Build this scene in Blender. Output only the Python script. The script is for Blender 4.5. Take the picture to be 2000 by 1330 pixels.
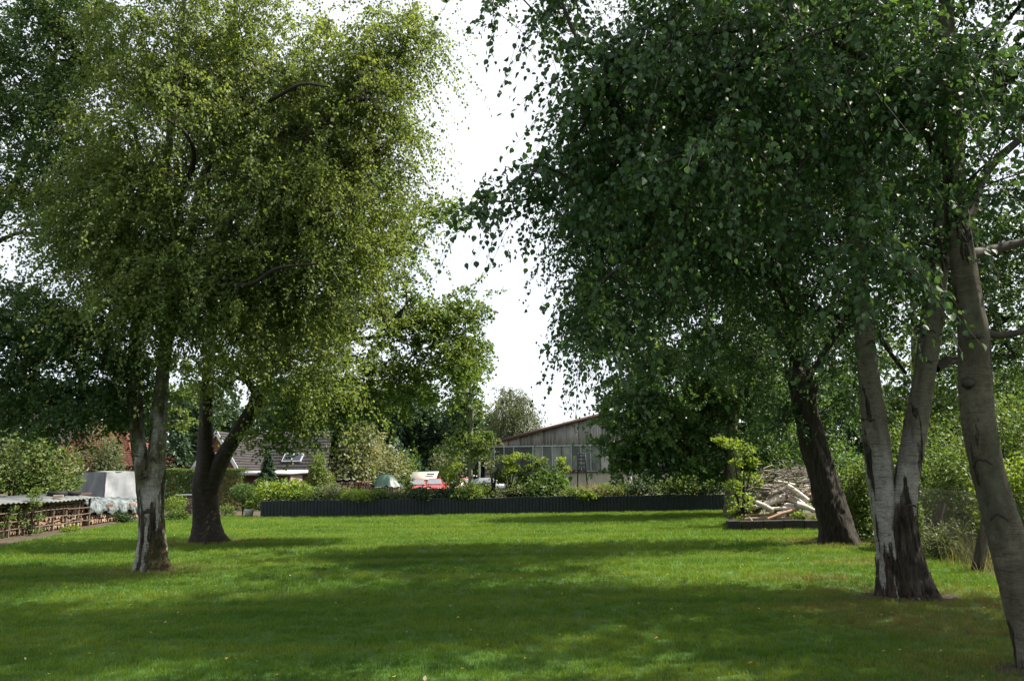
import bpy, math, random
import numpy as np
from mathutils import Vector, Matrix
for o in list(bpy.data.objects): bpy.data.objects.remove(o)
scene = bpy.context.scene
COL = scene.collection
R = math.radians

# ------------------------------------------------------------------ camera, sky, sun, exposure
FPX, EYE, PITCH, ROLL = 1519.0, 1.6, math.atan(263/1519.0), R(0.9)
fw = np.array([0, math.cos(PITCH), math.sin(PITCH)])
up0 = np.array([0, -math.sin(PITCH), math.cos(PITCH)])
rt0 = np.array([1.0, 0, 0])
rt = rt0*math.cos(ROLL) - up0*math.sin(ROLL)
up = rt0*math.sin(ROLL) + up0*math.cos(ROLL)
cam = bpy.data.cameras.new('camera'); cam_o = bpy.data.objects.new('camera', cam); COL.objects.link(cam_o)
M = Matrix(((rt[0], up[0], -fw[0], 0), (rt[1], up[1], -fw[1], 0), (rt[2], up[2], -fw[2], EYE), (0, 0, 0, 1)))
cam_o.matrix_world = M
cam.sensor_width = 36; cam.lens = FPX/2000*36; cam.clip_end = 2000; cam.clip_start = .05
scene.camera = cam_o

SUN_AZ, SUN_EL = R(79), R(51)
sv = Vector((math.sin(SUN_AZ)*math.cos(SUN_EL), math.cos(SUN_AZ)*math.cos(SUN_EL), math.sin(SUN_EL)))
sun = bpy.data.lights.new('sun', 'SUN'); sun.energy = 5.0; sun.angle = R(.53); sun.color = (1, .93, .8)
sun_o = bpy.data.objects.new('sun', sun); COL.objects.link(sun_o)
sun_o.rotation_euler = (-sv).to_track_quat('-Z', 'Y').to_euler(); sun_o.location = (30, 20, 40)

world = bpy.data.worlds.new('World'); scene.world = world; world.use_nodes = True
nt = world.node_tree; nt.nodes.clear()
wo = nt.nodes.new('ShaderNodeOutputWorld'); bg = nt.nodes.new('ShaderNodeBackground')
sky = nt.nodes.new('ShaderNodeTexSky'); sky.sky_type = 'NISHITA'; sky.sun_disc = False
sky.sun_elevation = SUN_EL; sky.sun_rotation = SUN_AZ; sky.dust_density = 2.0; sky.air_density = 1.0
# thin bright summer cloud over the blue
tc = nt.nodes.new('ShaderNodeTexCoord')
nz = nt.nodes.new('ShaderNodeTexNoise'); nz.inputs['Scale'].default_value = 1.6; nz.inputs['Detail'].default_value = 5
rp = nt.nodes.new('ShaderNodeValToRGB'); rp.color_ramp.elements[0].position = .25; rp.color_ramp.elements[1].position = .62
rp.color_ramp.elements[0].color = (.35, .35, .35, 1); rp.color_ramp.elements[1].color = (.95, .95, .95, 1)
mx = nt.nodes.new('ShaderNodeMix'); mx.data_type = 'RGBA'
mx.inputs[7].default_value = (4.5, 4.65, 4.9, 1)
nt.links.new(tc.outputs['Generated'], nz.inputs['Vector']); nt.links.new(nz.outputs['Fac'], rp.inputs['Fac'])
nt.links.new(rp.outputs['Color'], mx.inputs[0]); nt.links.new(sky.outputs[0], mx.inputs[6])
nt.links.new(mx.outputs[2], bg.inputs['Color']); bg.inputs['Strength'].default_value = .10
nt.links.new(bg.outputs[0], wo.inputs[0])
vs = scene.view_settings; vs.view_transform = 'Standard'; vs.look = 'None'; vs.gamma = 1; vs.use_curve_mapping = False
vs.exposure = 1.45
cy = scene.cycles
cy.max_bounces = 7; cy.diffuse_bounces = 3; cy.glossy_bounces = 2; cy.transmission_bounces = 4; cy.transparent_max_bounces = 6
cy.use_denoising = True; cy.caustics_reflective = False; cy.caustics_refractive = False

# ------------------------------------------------------------------ helpers
def W(px, py, Y):
    d = fw*FPX + rt*(px-1000) + up*(665-py)
    return np.array([0, 0, EYE]) + d*(Y/d[1])
def G(px, py):
    d = fw*FPX + rt*(px-1000) + up*(665-py)
    p = np.array([0, 0, EYE]) - d*(EYE/d[2]); return p
def ppm(Y): return Y/FPX          # metres per photo pixel at a depth

ORG = {}
def tag(o, label=None, cat=None, group=None, kind=None):
    if label: o['label'] = label
    if cat: o['category'] = cat
    if group: o['group'] = group
    if kind: o['kind'] = kind
    return o
def empty(name, loc, label=None, cat=None, group=None, rz=0):
    o = bpy.data.objects.new(name, None); COL.objects.link(o); o.location = tuple(loc); o.rotation_euler[2] = rz
    o.empty_display_size = .2
    ORG[o.name] = np.array(loc, float) if rz == 0 else np.zeros(3)
    return tag(o, label, cat, group)
def link(me, name, parent=None, local=False):
    o = bpy.data.objects.new(name, me); COL.objects.link(o)
    if parent: o.parent = parent
    ORG[o.name] = ORG[parent.name] if parent else np.zeros(3)
    return o
def build(name, V, F, mat, parent=None, smooth=False, attrs=None, local=False):
    """V (n,3) world coordinates (or local), F: array or list of arrays of faces"""
    V = np.asarray(V, np.float32).copy()
    if parent is not None and not local: V = V - ORG[parent.name].astype(np.float32)
    me = bpy.data.meshes.new(name)
    if not isinstance(F, list): F = [F]
    F = [np.asarray(f, np.int32) for f in F if len(f)]
    nl = sum(f.size for f in F); npoly = sum(len(f) for f in F)
    me.vertices.add(len(V)); me.vertices.foreach_set('co', V.ravel())
    me.loops.add(nl); me.loops.foreach_set('vertex_index', np.concatenate([f.ravel() for f in F]))
    me.polygons.add(npoly)
    tot = np.concatenate([np.full(len(f), f.shape[1], np.int32) for f in F])
    st = np.concatenate([[0], np.cumsum(tot)[:-1]]).astype(np.int32)
    me.polygons.foreach_set('loop_start', st)
    try: me.polygons.foreach_set('loop_total', tot)
    except Exception: pass
    if smooth: me.polygons.foreach_set('use_smooth', np.ones(npoly, bool))
    if attrs:
        for k, a in attrs.items():
            at = me.attributes.new(k, 'FLOAT', 'POINT'); at.data.foreach_set('value', np.asarray(a, np.float32))
    me.update(calc_edges=True); me.validate()
    if mat:
        for m in (mat if isinstance(mat, (list, tuple)) else [mat]): me.materials.append(m)
    return link(me, name, parent)

class MB:
    def __init__(s): s.v = []; s.f = []
    def add(s, V, F):
        b = len(s.v); s.v += [tuple(x) for x in V]; s.f += [tuple(i+b for i in f) for f in F]; return s
    def box(s, c, size, rz=0, ch=0.0, rx=0, ry=0):
        V, F = cbox(size, ch); A = (Matrix.Rotation(rz, 3, 'Z') @ Matrix.Rotation(ry, 3, 'Y') @ Matrix.Rotation(rx, 3, 'X'))
        V = [np.array(A @ Vector(v)) + np.array(c) for v in V]; return s.add(V, F)
    def tube(s, pts, rad, n=8, cap=True):
        V, F = tube(pts, rad, n, cap); return s.add(V, F)
    def done(s, name, mat, parent=None, smooth=False, local=False):
        me = bpy.data.meshes.new(name)
        V = np.array(s.v)
        if parent is not None and not local: V = V - ORG[parent.name]
        me.from_pydata([tuple(x) for x in V], [], s.f); me.update()
        if smooth: me.polygons.foreach_set('use_smooth', [True]*len(me.polygons))
        if mat: me.materials.append(mat)
        return link(me, name, parent)
def cbox(size, ch=0.0):
    hx, hy, hz = [x/2 for x in size]
    if ch <= 0:
        V = [(x, y, z) for z in (-hz, hz) for y in (-hy, hy) for x in (-hx, hx)]
        return V, [(0, 2, 3, 1), (4, 5, 7, 6), (0, 1, 5, 4), (2, 6, 7, 3), (0, 4, 6, 2), (1, 3, 7, 5)]
    V = []; idx = {}
    for z in (-1, 1):
        for y in (-1, 1):
            for x in (-1, 1):
                for a in range(3):
                    p = [x*(hx-ch), y*(hy-ch), z*(hz-ch)]; p[a] = (x, y, z)[a]*(hx, hy, hz)[a]
                    idx[(x, y, z, a)] = len(V); V.append(tuple(p))
    F = []
    for a in range(3):
        b, c = (a+1) % 3, (a+2) % 3
        for sgn in (-1, 1):
            q = []
            for sb, sc in ((-1, -1), (1, -1), (1, 1), (-1, 1)):
                k = [0, 0, 0]; k[a] = sgn; k[b] = sb; k[c] = sc; q.append(idx[(k[0], k[1], k[2], a)])
            F.append(tuple(q if sgn > 0 else q[::-1]))
    for a in range(3):
        b, c = (a+1) % 3, (a+2) % 3
        for sb in (-1, 1):
            for sc in (-1, 1):
                k0 = [0, 0, 0]; k0[a] = -1; k0[b] = sb; k0[c] = sc; k1 = list(k0); k1[a] = 1
                q = (idx[(*k0, b)], idx[(*k1, b)], idx[(*k1, c)], idx[(*k0, c)])
                F.append(q if sb*sc > 0 else q[::-1])
    for x in (-1, 1):
        for y in (-1, 1):
            for z in (-1, 1):
                q = (idx[(x, y, z, 0)], idx[(x, y, z, 1)], idx[(x, y, z, 2)])
                F.append(q if x*y*z > 0 else q[::-1])
    return V, F
def frames(P):
    P = np.asarray(P, float); T = np.gradient(P, axis=0); T /= np.linalg.norm(T, axis=1)[:, None]+1e-9
    ref = np.array([0, 1.0, 0]) if abs(T[0][1]) < .8 else np.array([1.0, 0, 0])
    N = np.zeros_like(P); B = np.zeros_like(P)
    n = ref - T[0]*ref.dot(T[0])
    for i in range(len(P)):
        n = n - T[i]*n.dot(T[i]); n /= np.linalg.norm(n)+1e-9
        N[i] = n; B[i] = np.cross(T[i], n)
    return T, N, B
def tube(P, rad, n=8, cap=True):
    P = np.asarray(P, float); rad = np.broadcast_to(np.asarray(rad, float), (len(P),))
    T, N, B = frames(P)
    a = np.arange(n)*2*math.pi/n
    V = P[:, None] + rad[:, None, None]*(np.cos(a)[None, :, None]*N[:, None] + np.sin(a)[None, :, None]*B[:, None])
    V = V.reshape(-1, 3); F = []
    for i in range(len(P)-1):
        for j in range(n):
            k = (j+1) % n
            F.append((i*n+j, i*n+k, (i+1)*n+k, (i+1)*n+j))
    if cap:
        F.append(tuple(range(n))[::-1]); F.append(tuple((len(P)-1)*n+j for j in range(n)))
    return V, F
def smooth_path(K, step):
    """Catmull-Rom through rows of K (x,y,z,r)"""
    K = np.asarray(K, float); out = []
    Kp = np.vstack([2*K[0]-K[1], K, 2*K[-1]-K[-2]])
    for i in range(1, len(Kp)-2):
        p0, p1, p2, p3 = Kp[i-1], Kp[i], Kp[i+1], Kp[i+2]
        m = max(2, int(np.linalg.norm(p2[:3]-p1[:3])/step))
        for t in np.arange(m)/m:
            out.append(.5*((2*p1)+(p2-p0)*t+(2*p0-5*p1+4*p2-p3)*t*t+(3*p1-p0-3*p2+p3)*t**3))
    out.append(K[-1]); out = np.array(out); out[:, 3] = np.maximum(out[:, 3], .003); return out

# ------------------------------------------------------------------ materials
MATS = {}
def newmat(name):
    m = bpy.data.materials.new(name); m.use_nodes = True; m.node_tree.nodes.clear()
    o = m.node_tree.nodes.new('ShaderNodeOutputMaterial'); return m, m.node_tree, o
def N(t, typ, **kw):
    n = t.nodes.new(typ)
    for k, v in kw.items():
        if k in n.inputs.keys(): n.inputs[k].default_value = v
        else: setattr(n, k, v)
    return n
def ramp(t, stops, fac):
    r = t.nodes.new('ShaderNodeValToRGB'); e = r.color_ramp.elements
    while len(e) < len(stops): e.new(.5)
    for i, (p, c) in enumerate(stops): e[i].position = p; e[i].color = (*c, 1) if len(c) == 3 else c
    t.links.new(fac, r.inputs[0]); return r
def leafmat(name, cols, trans=.38, rough=.55, tcol=None, spec=.3):
    m, t, o = newmat(name)
    at = N(t, 'ShaderNodeAttribute', attribute_name='tint')
    r = ramp(t, [(i/(len(cols)-1), c) for i, c in enumerate(cols)], at.outputs['Fac'])
    p = N(t, 'ShaderNodeBsdfPrincipled', Roughness=rough); p.inputs['Specular IOR Level'].default_value = spec
    t.links.new(r.outputs[0], p.inputs['Base Color'])
    tr = N(t, 'ShaderNodeBsdfTranslucent')
    mm = N(t, 'ShaderNodeMix', data_type='RGBA', blend_type='MULTIPLY'); mm.inputs[0].default_value = 1
    mm.inputs[7].default_value = (*(tcol or (1.9, 1.75, .75)), 1)
    t.links.new(r.outputs[0], mm.inputs[6]); t.links.new(mm.outputs[2], tr.inputs['Color'])
    ms = N(t, 'ShaderNodeMixShader'); ms.inputs[0].default_value = trans
    t.links.new(p.outputs[0], ms.inputs[1]); t.links.new(tr.outputs[0], ms.inputs[2]); t.links.new(ms.outputs[0], o.inputs[0])
    return m
def simple(name, stops, scale=8, rough=.7, detail=6, stretch=(1, 1, 1), bump=.0, spec=.3, metal=0, bscale=None, coord='Object'):
    m, t, o = newmat(name)
    c = N(t, 'ShaderNodeTexCoord'); mp = N(t, 'ShaderNodeMapping'); mp.inputs['Scale'].default_value = stretch
    t.links.new(c.outputs[coord], mp.inputs[0])
    n = N(t, 'ShaderNodeTexNoise', Scale=scale, Detail=detail); n.inputs['Roughness'].default_value = .65
    t.links.new(mp.outputs[0], n.inputs['Vector'])
    r = ramp(t, stops, n.outputs['Fac'])
    p = N(t, 'ShaderNodeBsdfPrincipled', Roughness=rough, Metallic=metal); p.inputs['Specular IOR Level'].default_value = spec
    t.links.new(r.outputs[0], p.inputs['Base Color'])
    if bump:
        b = N(t, 'ShaderNodeBump', Strength=bump, Distance=.02)
        n2 = N(t, 'ShaderNodeTexNoise', Scale=bscale or scale*3, Detail=6); t.links.new(mp.outputs[0], n2.inputs['Vector'])
        t.links.new(n2.outputs['Fac'], b.inputs['Height']); t.links.new(b.outputs[0], p.inputs['Normal'])
    t.links.new(p.outputs[0], o.inputs[0]); return m
def c2(a, f=.6): return [(.3, tuple(x*f for x in a)), (.7, a)]

def barkmat(name, white, dark, base_h, moss=0.0, mosscol=(.07, .075, .02), len_amt=1.0, low=.19, high=-.045, dirt=.55, upper=None, uh=2.0):
    """birch bark: pale skin with dark lenticels, black fissured bark patches, denser towards the foot of the tree"""
    m, t, o = newmat(name)
    c = N(t, 'ShaderNodeTexCoord')
    def noise(scale, st, det=5, rg=.6, dist=0):
        mp = N(t, 'ShaderNodeMapping'); mp.inputs['Scale'].default_value = st; t.links.new(c.outputs['Object'], mp.inputs[0])
        n = N(t, 'ShaderNodeTexNoise', Scale=scale, Detail=det); n.inputs['Roughness'].default_value = rg; n.inputs['Distortion'].default_value = dist
        t.links.new(mp.outputs[0], n.inputs['Vector']); return n
    def mixc(fac, a, b, amt=1.0):
        mm = N(t, 'ShaderNodeMix', data_type='RGBA')
        if amt != 1:
            q = N(t, 'ShaderNodeMath', operation='MULTIPLY'); q.inputs[1].default_value = amt; t.links.new(fac, q.inputs[0]); fac = q.outputs[0]
        t.links.new(fac, mm.inputs[0])
        for k, v in ((6, a), (7, b)):
            if isinstance(v, tuple): mm.inputs[k].default_value = (*v, 1)
            else: t.links.new(v, mm.inputs[k])
        return mm.outputs[2]
    skin = ramp(t, [(.3, tuple(x*.6 for x in white)), (.55, white), (.75, tuple(min(1, x*1.2) for x in white))], noise(4, (1, 1, 2.2)).outputs['Fac']).outputs[0]
    dm = ramp(t, [(.42, (0, 0, 0)), (.62, (1, 1, 1))], noise(1.5, (1.5, 1.5, .8), 6, .65).outputs['Fac']).outputs[0]
    skin = mixc(dm, skin, tuple(x*.38*k for x, k in zip(white, (1.05, .95, .8))), dirt)
    if upper:  # shade on the higher stems is mixed into the skin colour
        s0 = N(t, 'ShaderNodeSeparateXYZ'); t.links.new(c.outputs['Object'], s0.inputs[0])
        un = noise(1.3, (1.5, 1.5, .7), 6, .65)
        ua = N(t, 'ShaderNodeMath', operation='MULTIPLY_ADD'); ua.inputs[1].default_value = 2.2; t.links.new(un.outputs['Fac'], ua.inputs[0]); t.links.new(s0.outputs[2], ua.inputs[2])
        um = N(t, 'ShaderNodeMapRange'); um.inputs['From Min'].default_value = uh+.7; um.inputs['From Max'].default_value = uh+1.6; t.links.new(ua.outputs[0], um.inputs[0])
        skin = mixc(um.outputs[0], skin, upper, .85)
    fm = ramp(t, [(.35, (.45, .43, .4)), (.5, (1, 1, 1)), (.7, (1.25, 1.25, 1.22))], noise(26, (1, 1, 1.5), 8, .75).outputs['Fac']).outputs[0]
    fx = N(t, 'ShaderNodeMix', data_type='RGBA', blend_type='MULTIPLY'); fx.inputs[0].default_value = .8; t.links.new(skin, fx.inputs[6]); t.links.new(fm, fx.inputs[7]); skin = fx.outputs[2]
    lent = ramp(t, [(.55, (0, 0, 0)), (.63, (1, 1, 1))], noise(6, (1.0, 1.0, 13), 4, .6).outputs['Fac']).outputs[0]
    skin = mixc(lent, skin, (.04, .034, .028), .7*len_amt)
    band = ramp(t, [(.60, (0, 0, 0)), (.70, (1, 1, 1))], noise(1.6, (.7, .7, 3.2), 5, .6).outputs['Fac']).outputs[0]
    skin = mixc(band, skin, (.05, .042, .034), .75*len_amt)
    sep = N(t, 'ShaderNodeSeparateXYZ'); t.links.new(c.outputs['Object'], sep.inputs[0])
    hr = N(t, 'ShaderNodeMapRange'); hr.inputs['From Min'].default_value = 0; hr.inputs['From Max'].default_value = max(.1, base_h)
    hr.inputs['To Min'].default_value = low; hr.inputs['To Max'].default_value = high; t.links.new(sep.outputs[2], hr.inputs[0])
    pn = noise(1.9, (2.3, 2.3, .42), 8, .62, .25)
    ad = N(t, 'ShaderNodeMath', operation='ADD'); t.links.new(pn.outputs['Fac'], ad.inputs[0]); t.links.new(hr.outputs[0], ad.inputs[1])
    patch = ramp(t, [(.575, (0, 0, 0)), (.605, (1, 1, 1))], ad.outputs[0])
    fis = noise(8, (2.4, 2.4, .35), 8, .7, .3)
    dk = ramp(t, [(.40, tuple(x*.15 for x in dark)), (.52, dark), (.62, tuple(x*2.2 for x in dark)), (.8, tuple(x*3.2 for x in dark))], fis.outputs['Fac']).outputs[0]
    last = mixc(patch.outputs[0], skin, dk)
    if moss:
        mr = ramp(t, [(.62-moss*.35, (0, 0, 0)), (.72-moss*.3, (1, 1, 1))], noise(2.2, (1.2, 1.2, .5), 7, .65).outputs['Fac']).outputs[0]
        ms = ramp(t, [(.3, tuple(x*.35 for x in mosscol)), (.7, tuple(x*1.2 for x in mosscol))], noise(14, (1, 1, .6), 6, .7).outputs['Fac']).outputs[0]
        last = mixc(mr, last, ms, .88)
    p = N(t, 'ShaderNodeBsdfPrincipled', Roughness=.8); p.inputs['Specular IOR Level'].default_value = .2
    t.links.new(last, p.inputs['Base Color'])
    bm = N(t, 'ShaderNodeMath', operation='MULTIPLY_ADD'); bm.inputs[2].default_value = 0
    t.links.new(patch.outputs[0], bm.inputs[0]); t.links.new(fis.outputs['Fac'], bm.inputs[1])
    b = N(t, 'ShaderNodeBump', Strength=1, Distance=.05); t.links.new(bm.outputs[0], b.inputs['Height']); t.links.new(b.outputs[0], p.inputs['Normal'])
    t.links.new(p.outputs[0], o.inputs[0]); return m

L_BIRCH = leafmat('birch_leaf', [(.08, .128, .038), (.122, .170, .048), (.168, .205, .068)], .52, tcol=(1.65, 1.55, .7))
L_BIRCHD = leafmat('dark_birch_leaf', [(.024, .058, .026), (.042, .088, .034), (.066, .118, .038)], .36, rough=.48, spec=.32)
L_CHERRY = leafmat('cherry_leaf', [(.055, .10, .025), (.095, .145, .036), (.145, .18, .05)], .44, tcol=(1.7, 1.65, .75))
L_OAK = leafmat('oak_leaf', [(.038, .08, .028), (.06, .115, .036), (.09, .14, .042)], .42)
L_SHRUB = leafmat('shrub_leaf', [(.04, .08, .02), (.075, .12, .03), (.12, .16, .045)], .36)
L_BRIGHT = leafmat('bright_shrub_leaf', [(.07, .12, .02), (.12, .18, .03), (.18, .23, .05)], .42)
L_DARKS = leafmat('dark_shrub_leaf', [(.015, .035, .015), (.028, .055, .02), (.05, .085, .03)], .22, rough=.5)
L_GREYG = leafmat('greyish_leaf', [(.055, .075, .04), (.085, .11, .055), (.12, .14, .075)], .35)
L_RHODO = leafmat('rhododendron_leaf', [(.042, .075, .022), (.08, .125, .034), (.125, .165, .05)], .34, rough=.5, spec=.25)
L_CREAM = leafmat('cream_rhododendron_leaf', [(.06, .085, .04), (.14, .16, .085), (.25, .25, .15)], .28, rough=.5, spec=.25)
L_ASPEN = leafmat('aspen_leaf', [(.035, .075, .034), (.058, .105, .042), (.09, .14, .05)], .42)
L_WOODS = leafmat('woods_leaf', [(.022, .05, .03), (.034, .066, .036), (.05, .085, .042)], .25)
L_DRY = leafmat('dry_stalk', [(.12, .11, .05), (.2, .18, .08), (.28, .25, .13)], .3)
L_FIR = leafmat('fir_needles', [(.018, .045, .022), (.03, .065, .03), (.05, .09, .04)], .15)
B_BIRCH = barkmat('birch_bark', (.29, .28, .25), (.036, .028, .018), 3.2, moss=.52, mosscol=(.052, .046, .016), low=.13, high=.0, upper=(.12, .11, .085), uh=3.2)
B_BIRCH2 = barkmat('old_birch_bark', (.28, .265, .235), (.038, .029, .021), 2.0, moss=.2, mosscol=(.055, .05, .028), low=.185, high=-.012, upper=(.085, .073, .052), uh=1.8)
B_BIRCH3 = barkmat('grey_birch_bark', (.105, .09, .066), (.03, .023, .017), .9, moss=.26, mosscol=(.075, .075, .05), len_amt=.95, low=.1, high=-.01, dirt=.9)
B_DARK = simple('dark_bark', [(.3, (.006, .0045, .0035)), (.5, (.02, .015, .010)), (.62, (.036, .029, .02)), (.75, (.085, .073, .055))], 9, .9, 8, (2.4, 2.4, .4), bump=.9, bscale=9)
B_CHERRY = simple('cherry_bark', [(.3, (.012, .009, .006)), (.55, (.032, .024, .017)), (.75, (.06, .047, .034))], 7, .8, 8, (1, 1, 2.2), bump=.7, bscale=12)
B_PALE = simple('pale_bark', c2((.17, .17, .11), .5), 6, .85, 6, (2, 2, .7), bump=.4)
B_TWIG = simple('twig_bark', c2((.034, .027, .02)), 10, .8)
B_STEM = simple('green_stem', c2((.07, .08, .035)), 10, .7)

M_SCAR = simple('black_scar_bark', [(.3, (.016, .013, .010)), (.7, (.06, .05, .04))], 14, .9)
# ------------------------------------------------------------------ leaves
KITE = (np.array([(0, 0, 0), (.42, .36, .10), (1, 0, -.06), (.42, -.36, .10)]), np.array([(0, 1, 2), (0, 2, 3)]))
OVATE = (np.array([(0, 0, 0), (.18, .36, .07), (.5, .37, .10), (1, 0, -.14), (.5, -.37, .10), (.18, -.36, .07)]),
         np.array([(0, 1, 2), (0, 2, 3), (0, 3, 4), (0, 4, 5)]))
LANCE = (np.array([(0, 0, 0), (.45, .16, .04), (1, 0, -.1), (.45, -.16, .04)]), np.array([(0, 1, 2), (0, 2, 3)]))
def leafgeo(P, D, Nn, S, tint, tmpl):
    T, F = tmpl
    D = D/(np.linalg.norm(D, axis=1)[:, None]+1e-9)
    Yv = np.cross(Nn, D); Yv /= np.linalg.norm(Yv, axis=1)[:, None]+1e-9
    Z = np.cross(D, Yv)
    V = P[:, None] + S[:, None, None]*(T[None, :, 0, None]*D[:, None] + T[None, :, 1, None]*Yv[:, None] + T[None, :, 2, None]*Z[:, None])
    n = len(P); k = len(T)
    FF = (np.arange(n)[:, None, None]*k + F[None]).reshape(-1, 3)
    return V.reshape(-1, 3), FF, np.repeat(tint, k)
def rnd_unit(rng, n):
    v = rng.normal(size=(n, 3)); return v/(np.linalg.norm(v, axis=1)[:, None]+1e-9)
def sprays(rng, C, ctint, nt_, nl, tlen, droop, spread, size, upb=.5, scat=.35, jit=.05, lift=.15):
    """leafy twigs radiating from cluster centres C: returns leaf arrays and twig polylines"""
    m = len(C); S0 = np.repeat(C, nt_, 0); tb = np.repeat(ctint, nt_)
    n = len(S0)
    S0 = S0 + rnd_unit(rng, n)*spread*rng.random((n, 1))
    d = rnd_unit(rng, n); d[:, 2] = d[:, 2]*.5 + lift; d /= np.linalg.norm(d, axis=1)[:, None]
    L = tlen*(.5+rng.random(n))
    dr = droop*(.5+rng.random(n))
    t = (np.arange(nl)[None]+rng.random((n, nl)))/nl
    pos = S0[:, None] + d[:, None]*(L[:, None]*t)[..., None]
    pos[..., 2] -= dr[:, None]*L[:, None]*t**2
    P = pos.reshape(-1, 3) + rng.normal(size=(n*nl, 3))*jit
    tang = np.repeat(d, nl, 0); tang[:, 2] -= (2*dr[:, None]*t).ravel()
    D = tang*.45 + rnd_unit(rng, n*nl)*.8; D[:, 2] -= .35*min(1, droop)
    Nn = rnd_unit(rng, n*nl)*.8; Nn[:, 2] += upb
    Sz = size*(.65+.6*rng.random(n*nl))
    ti = np.clip(np.repeat(tb, nl)*.6 + rng.random(n*nl)*.4 + rng.normal(size=n*nl)*scat*.2, 0, 1)
    tw = np.stack([S0, S0+d*(L*.5)[:, None], S0+d*L[:, None]], 1)
    tw[:, 1, 2] -= dr*L*.25; tw[:, 2, 2] -= dr*L
    return P, D, Nn, Sz, ti, tw
def twiggeo(tw, r=.003):
    n = len(tw); a = np.arange(3)*2*math.pi/3
    off = np.stack([np.cos(a), np.sin(a), np.zeros(3)], 1)
    d = tw[:, 2]-tw[:, 0]; d /= np.linalg.norm(d, axis=1)[:, None]+1e-9
    ref = np.tile(np.array([.3, .8, .5]), (n, 1)); u = np.cross(d, ref); u /= np.linalg.norm(u, axis=1)[:, None]+1e-9; v = np.cross(d, u)
    rr = np.array([1, .75, .4])*r
    V = tw[:, :, None] + rr[None, :, None, None]*(np.cos(a)[None, None, :, None]*u[:, None, None] + np.sin(a)[None, None, :, None]*v[:, None, None])
    F = []
    for i in range(2):
        for j in range(3):
            k = (j+1) % 3; F.append((i*3+j, i*3+k, (i+1)*3+k, (i+1)*3+j))
    F = (np.arange(n)[:, None, None]*9 + np.array(F)[None]).reshape(-1, 4)
    return V.reshape(-1, 3), F
def ellipsoid(rng, n, c, r, shell=.6):
    u = rnd_unit(rng, n); k = rng.random(n)**(shell/1.8)
    return np.array(c) + u*k[:, None]*np.array(r)

from mathutils import noise as mno
def trunkgeo(paths, rng, nsides=16, rough=.06, flare=None, relief=0):
    VV = []; FF = []; b = 0
    for pi, (K, fl) in enumerate(paths):
        S = smooth_path(K, .045 if relief else max(.12, K[0][3]*.5) if K[0][3] > .04 else .3); P = S[:, :3]; r = S[:, 3]
        n = (40 if relief else nsides) if r.max() > .05 else 6
        T, Nn, B = frames(P); a = np.arange(n)*2*math.pi/n
        ph = rng.random(6)*6.28; zz = np.arange(len(P))
        lob = np.zeros((len(P), n))
        for q, (k, am) in enumerate(((2, .5), (3, .7), (5, .6), (7, .4))):
            lob += am*np.sin(k*a[None]+ph[q]+zz[:, None]*.13*(q-1.5))
        lob += rng.normal(size=lob.shape)*(.5 if not relief else .15)
        R_ = r[:, None]*(1+rough*lob)
        if fl:   # root flare with lobes
            h = P[:, 2]-P[0, 2]
            R_ *= 1+fl*np.exp(-h/.28)[:, None]*(.6+.5*np.sin(5*a+ph[4])[None]*.7+.25*np.sin(3*a+ph[5])[None])
        V = P[:, None] + R_[..., None]*(np.cos(a)[None, :, None]*Nn[:, None]+np.sin(a)[None, :, None]*B[:, None])
        if relief:
            dsp = np.zeros((len(P), n)); ca, sa = np.cos(a), np.sin(a); r_ = float(rng.random()*50)
            for u_ in range(len(P)):
                h = P[u_, 2]-P[0, 2]; kf = relief*(math.exp(-h/1.3)+.12); rr_ = r[u_]
                for w_ in range(n):
                    q = Vector((ca[w_]*rr_*22+r_, sa[w_]*rr_*22, h*3.2)); v_ = mno.noise(q, noise_basis='PERLIN_ORIGINAL'); v2 = mno.noise(q*2.3, noise_basis='PERLIN_ORIGINAL')
                    dsp[u_, w_] = -kf*max(0, 1-abs(v_)*4.5)+kf*.4*v2
            V = V + dsp[..., None]*(np.cos(a)[None, :, None]*Nn[:, None]+np.sin(a)[None, :, None]*B[:, None])
        i = np.arange(len(P)-1)[:, None]*n; j = np.arange(n)[None]; k = (j+1) % n
        F = np.stack([i+j, i+k, i+n+k, i+n+j], -1).reshape(-1, 4)
        VV.append(V.reshape(-1, 3)); FF.append(F+b); b += len(P)*n
    return np.vstack(VV), np.vstack(FF)

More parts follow.
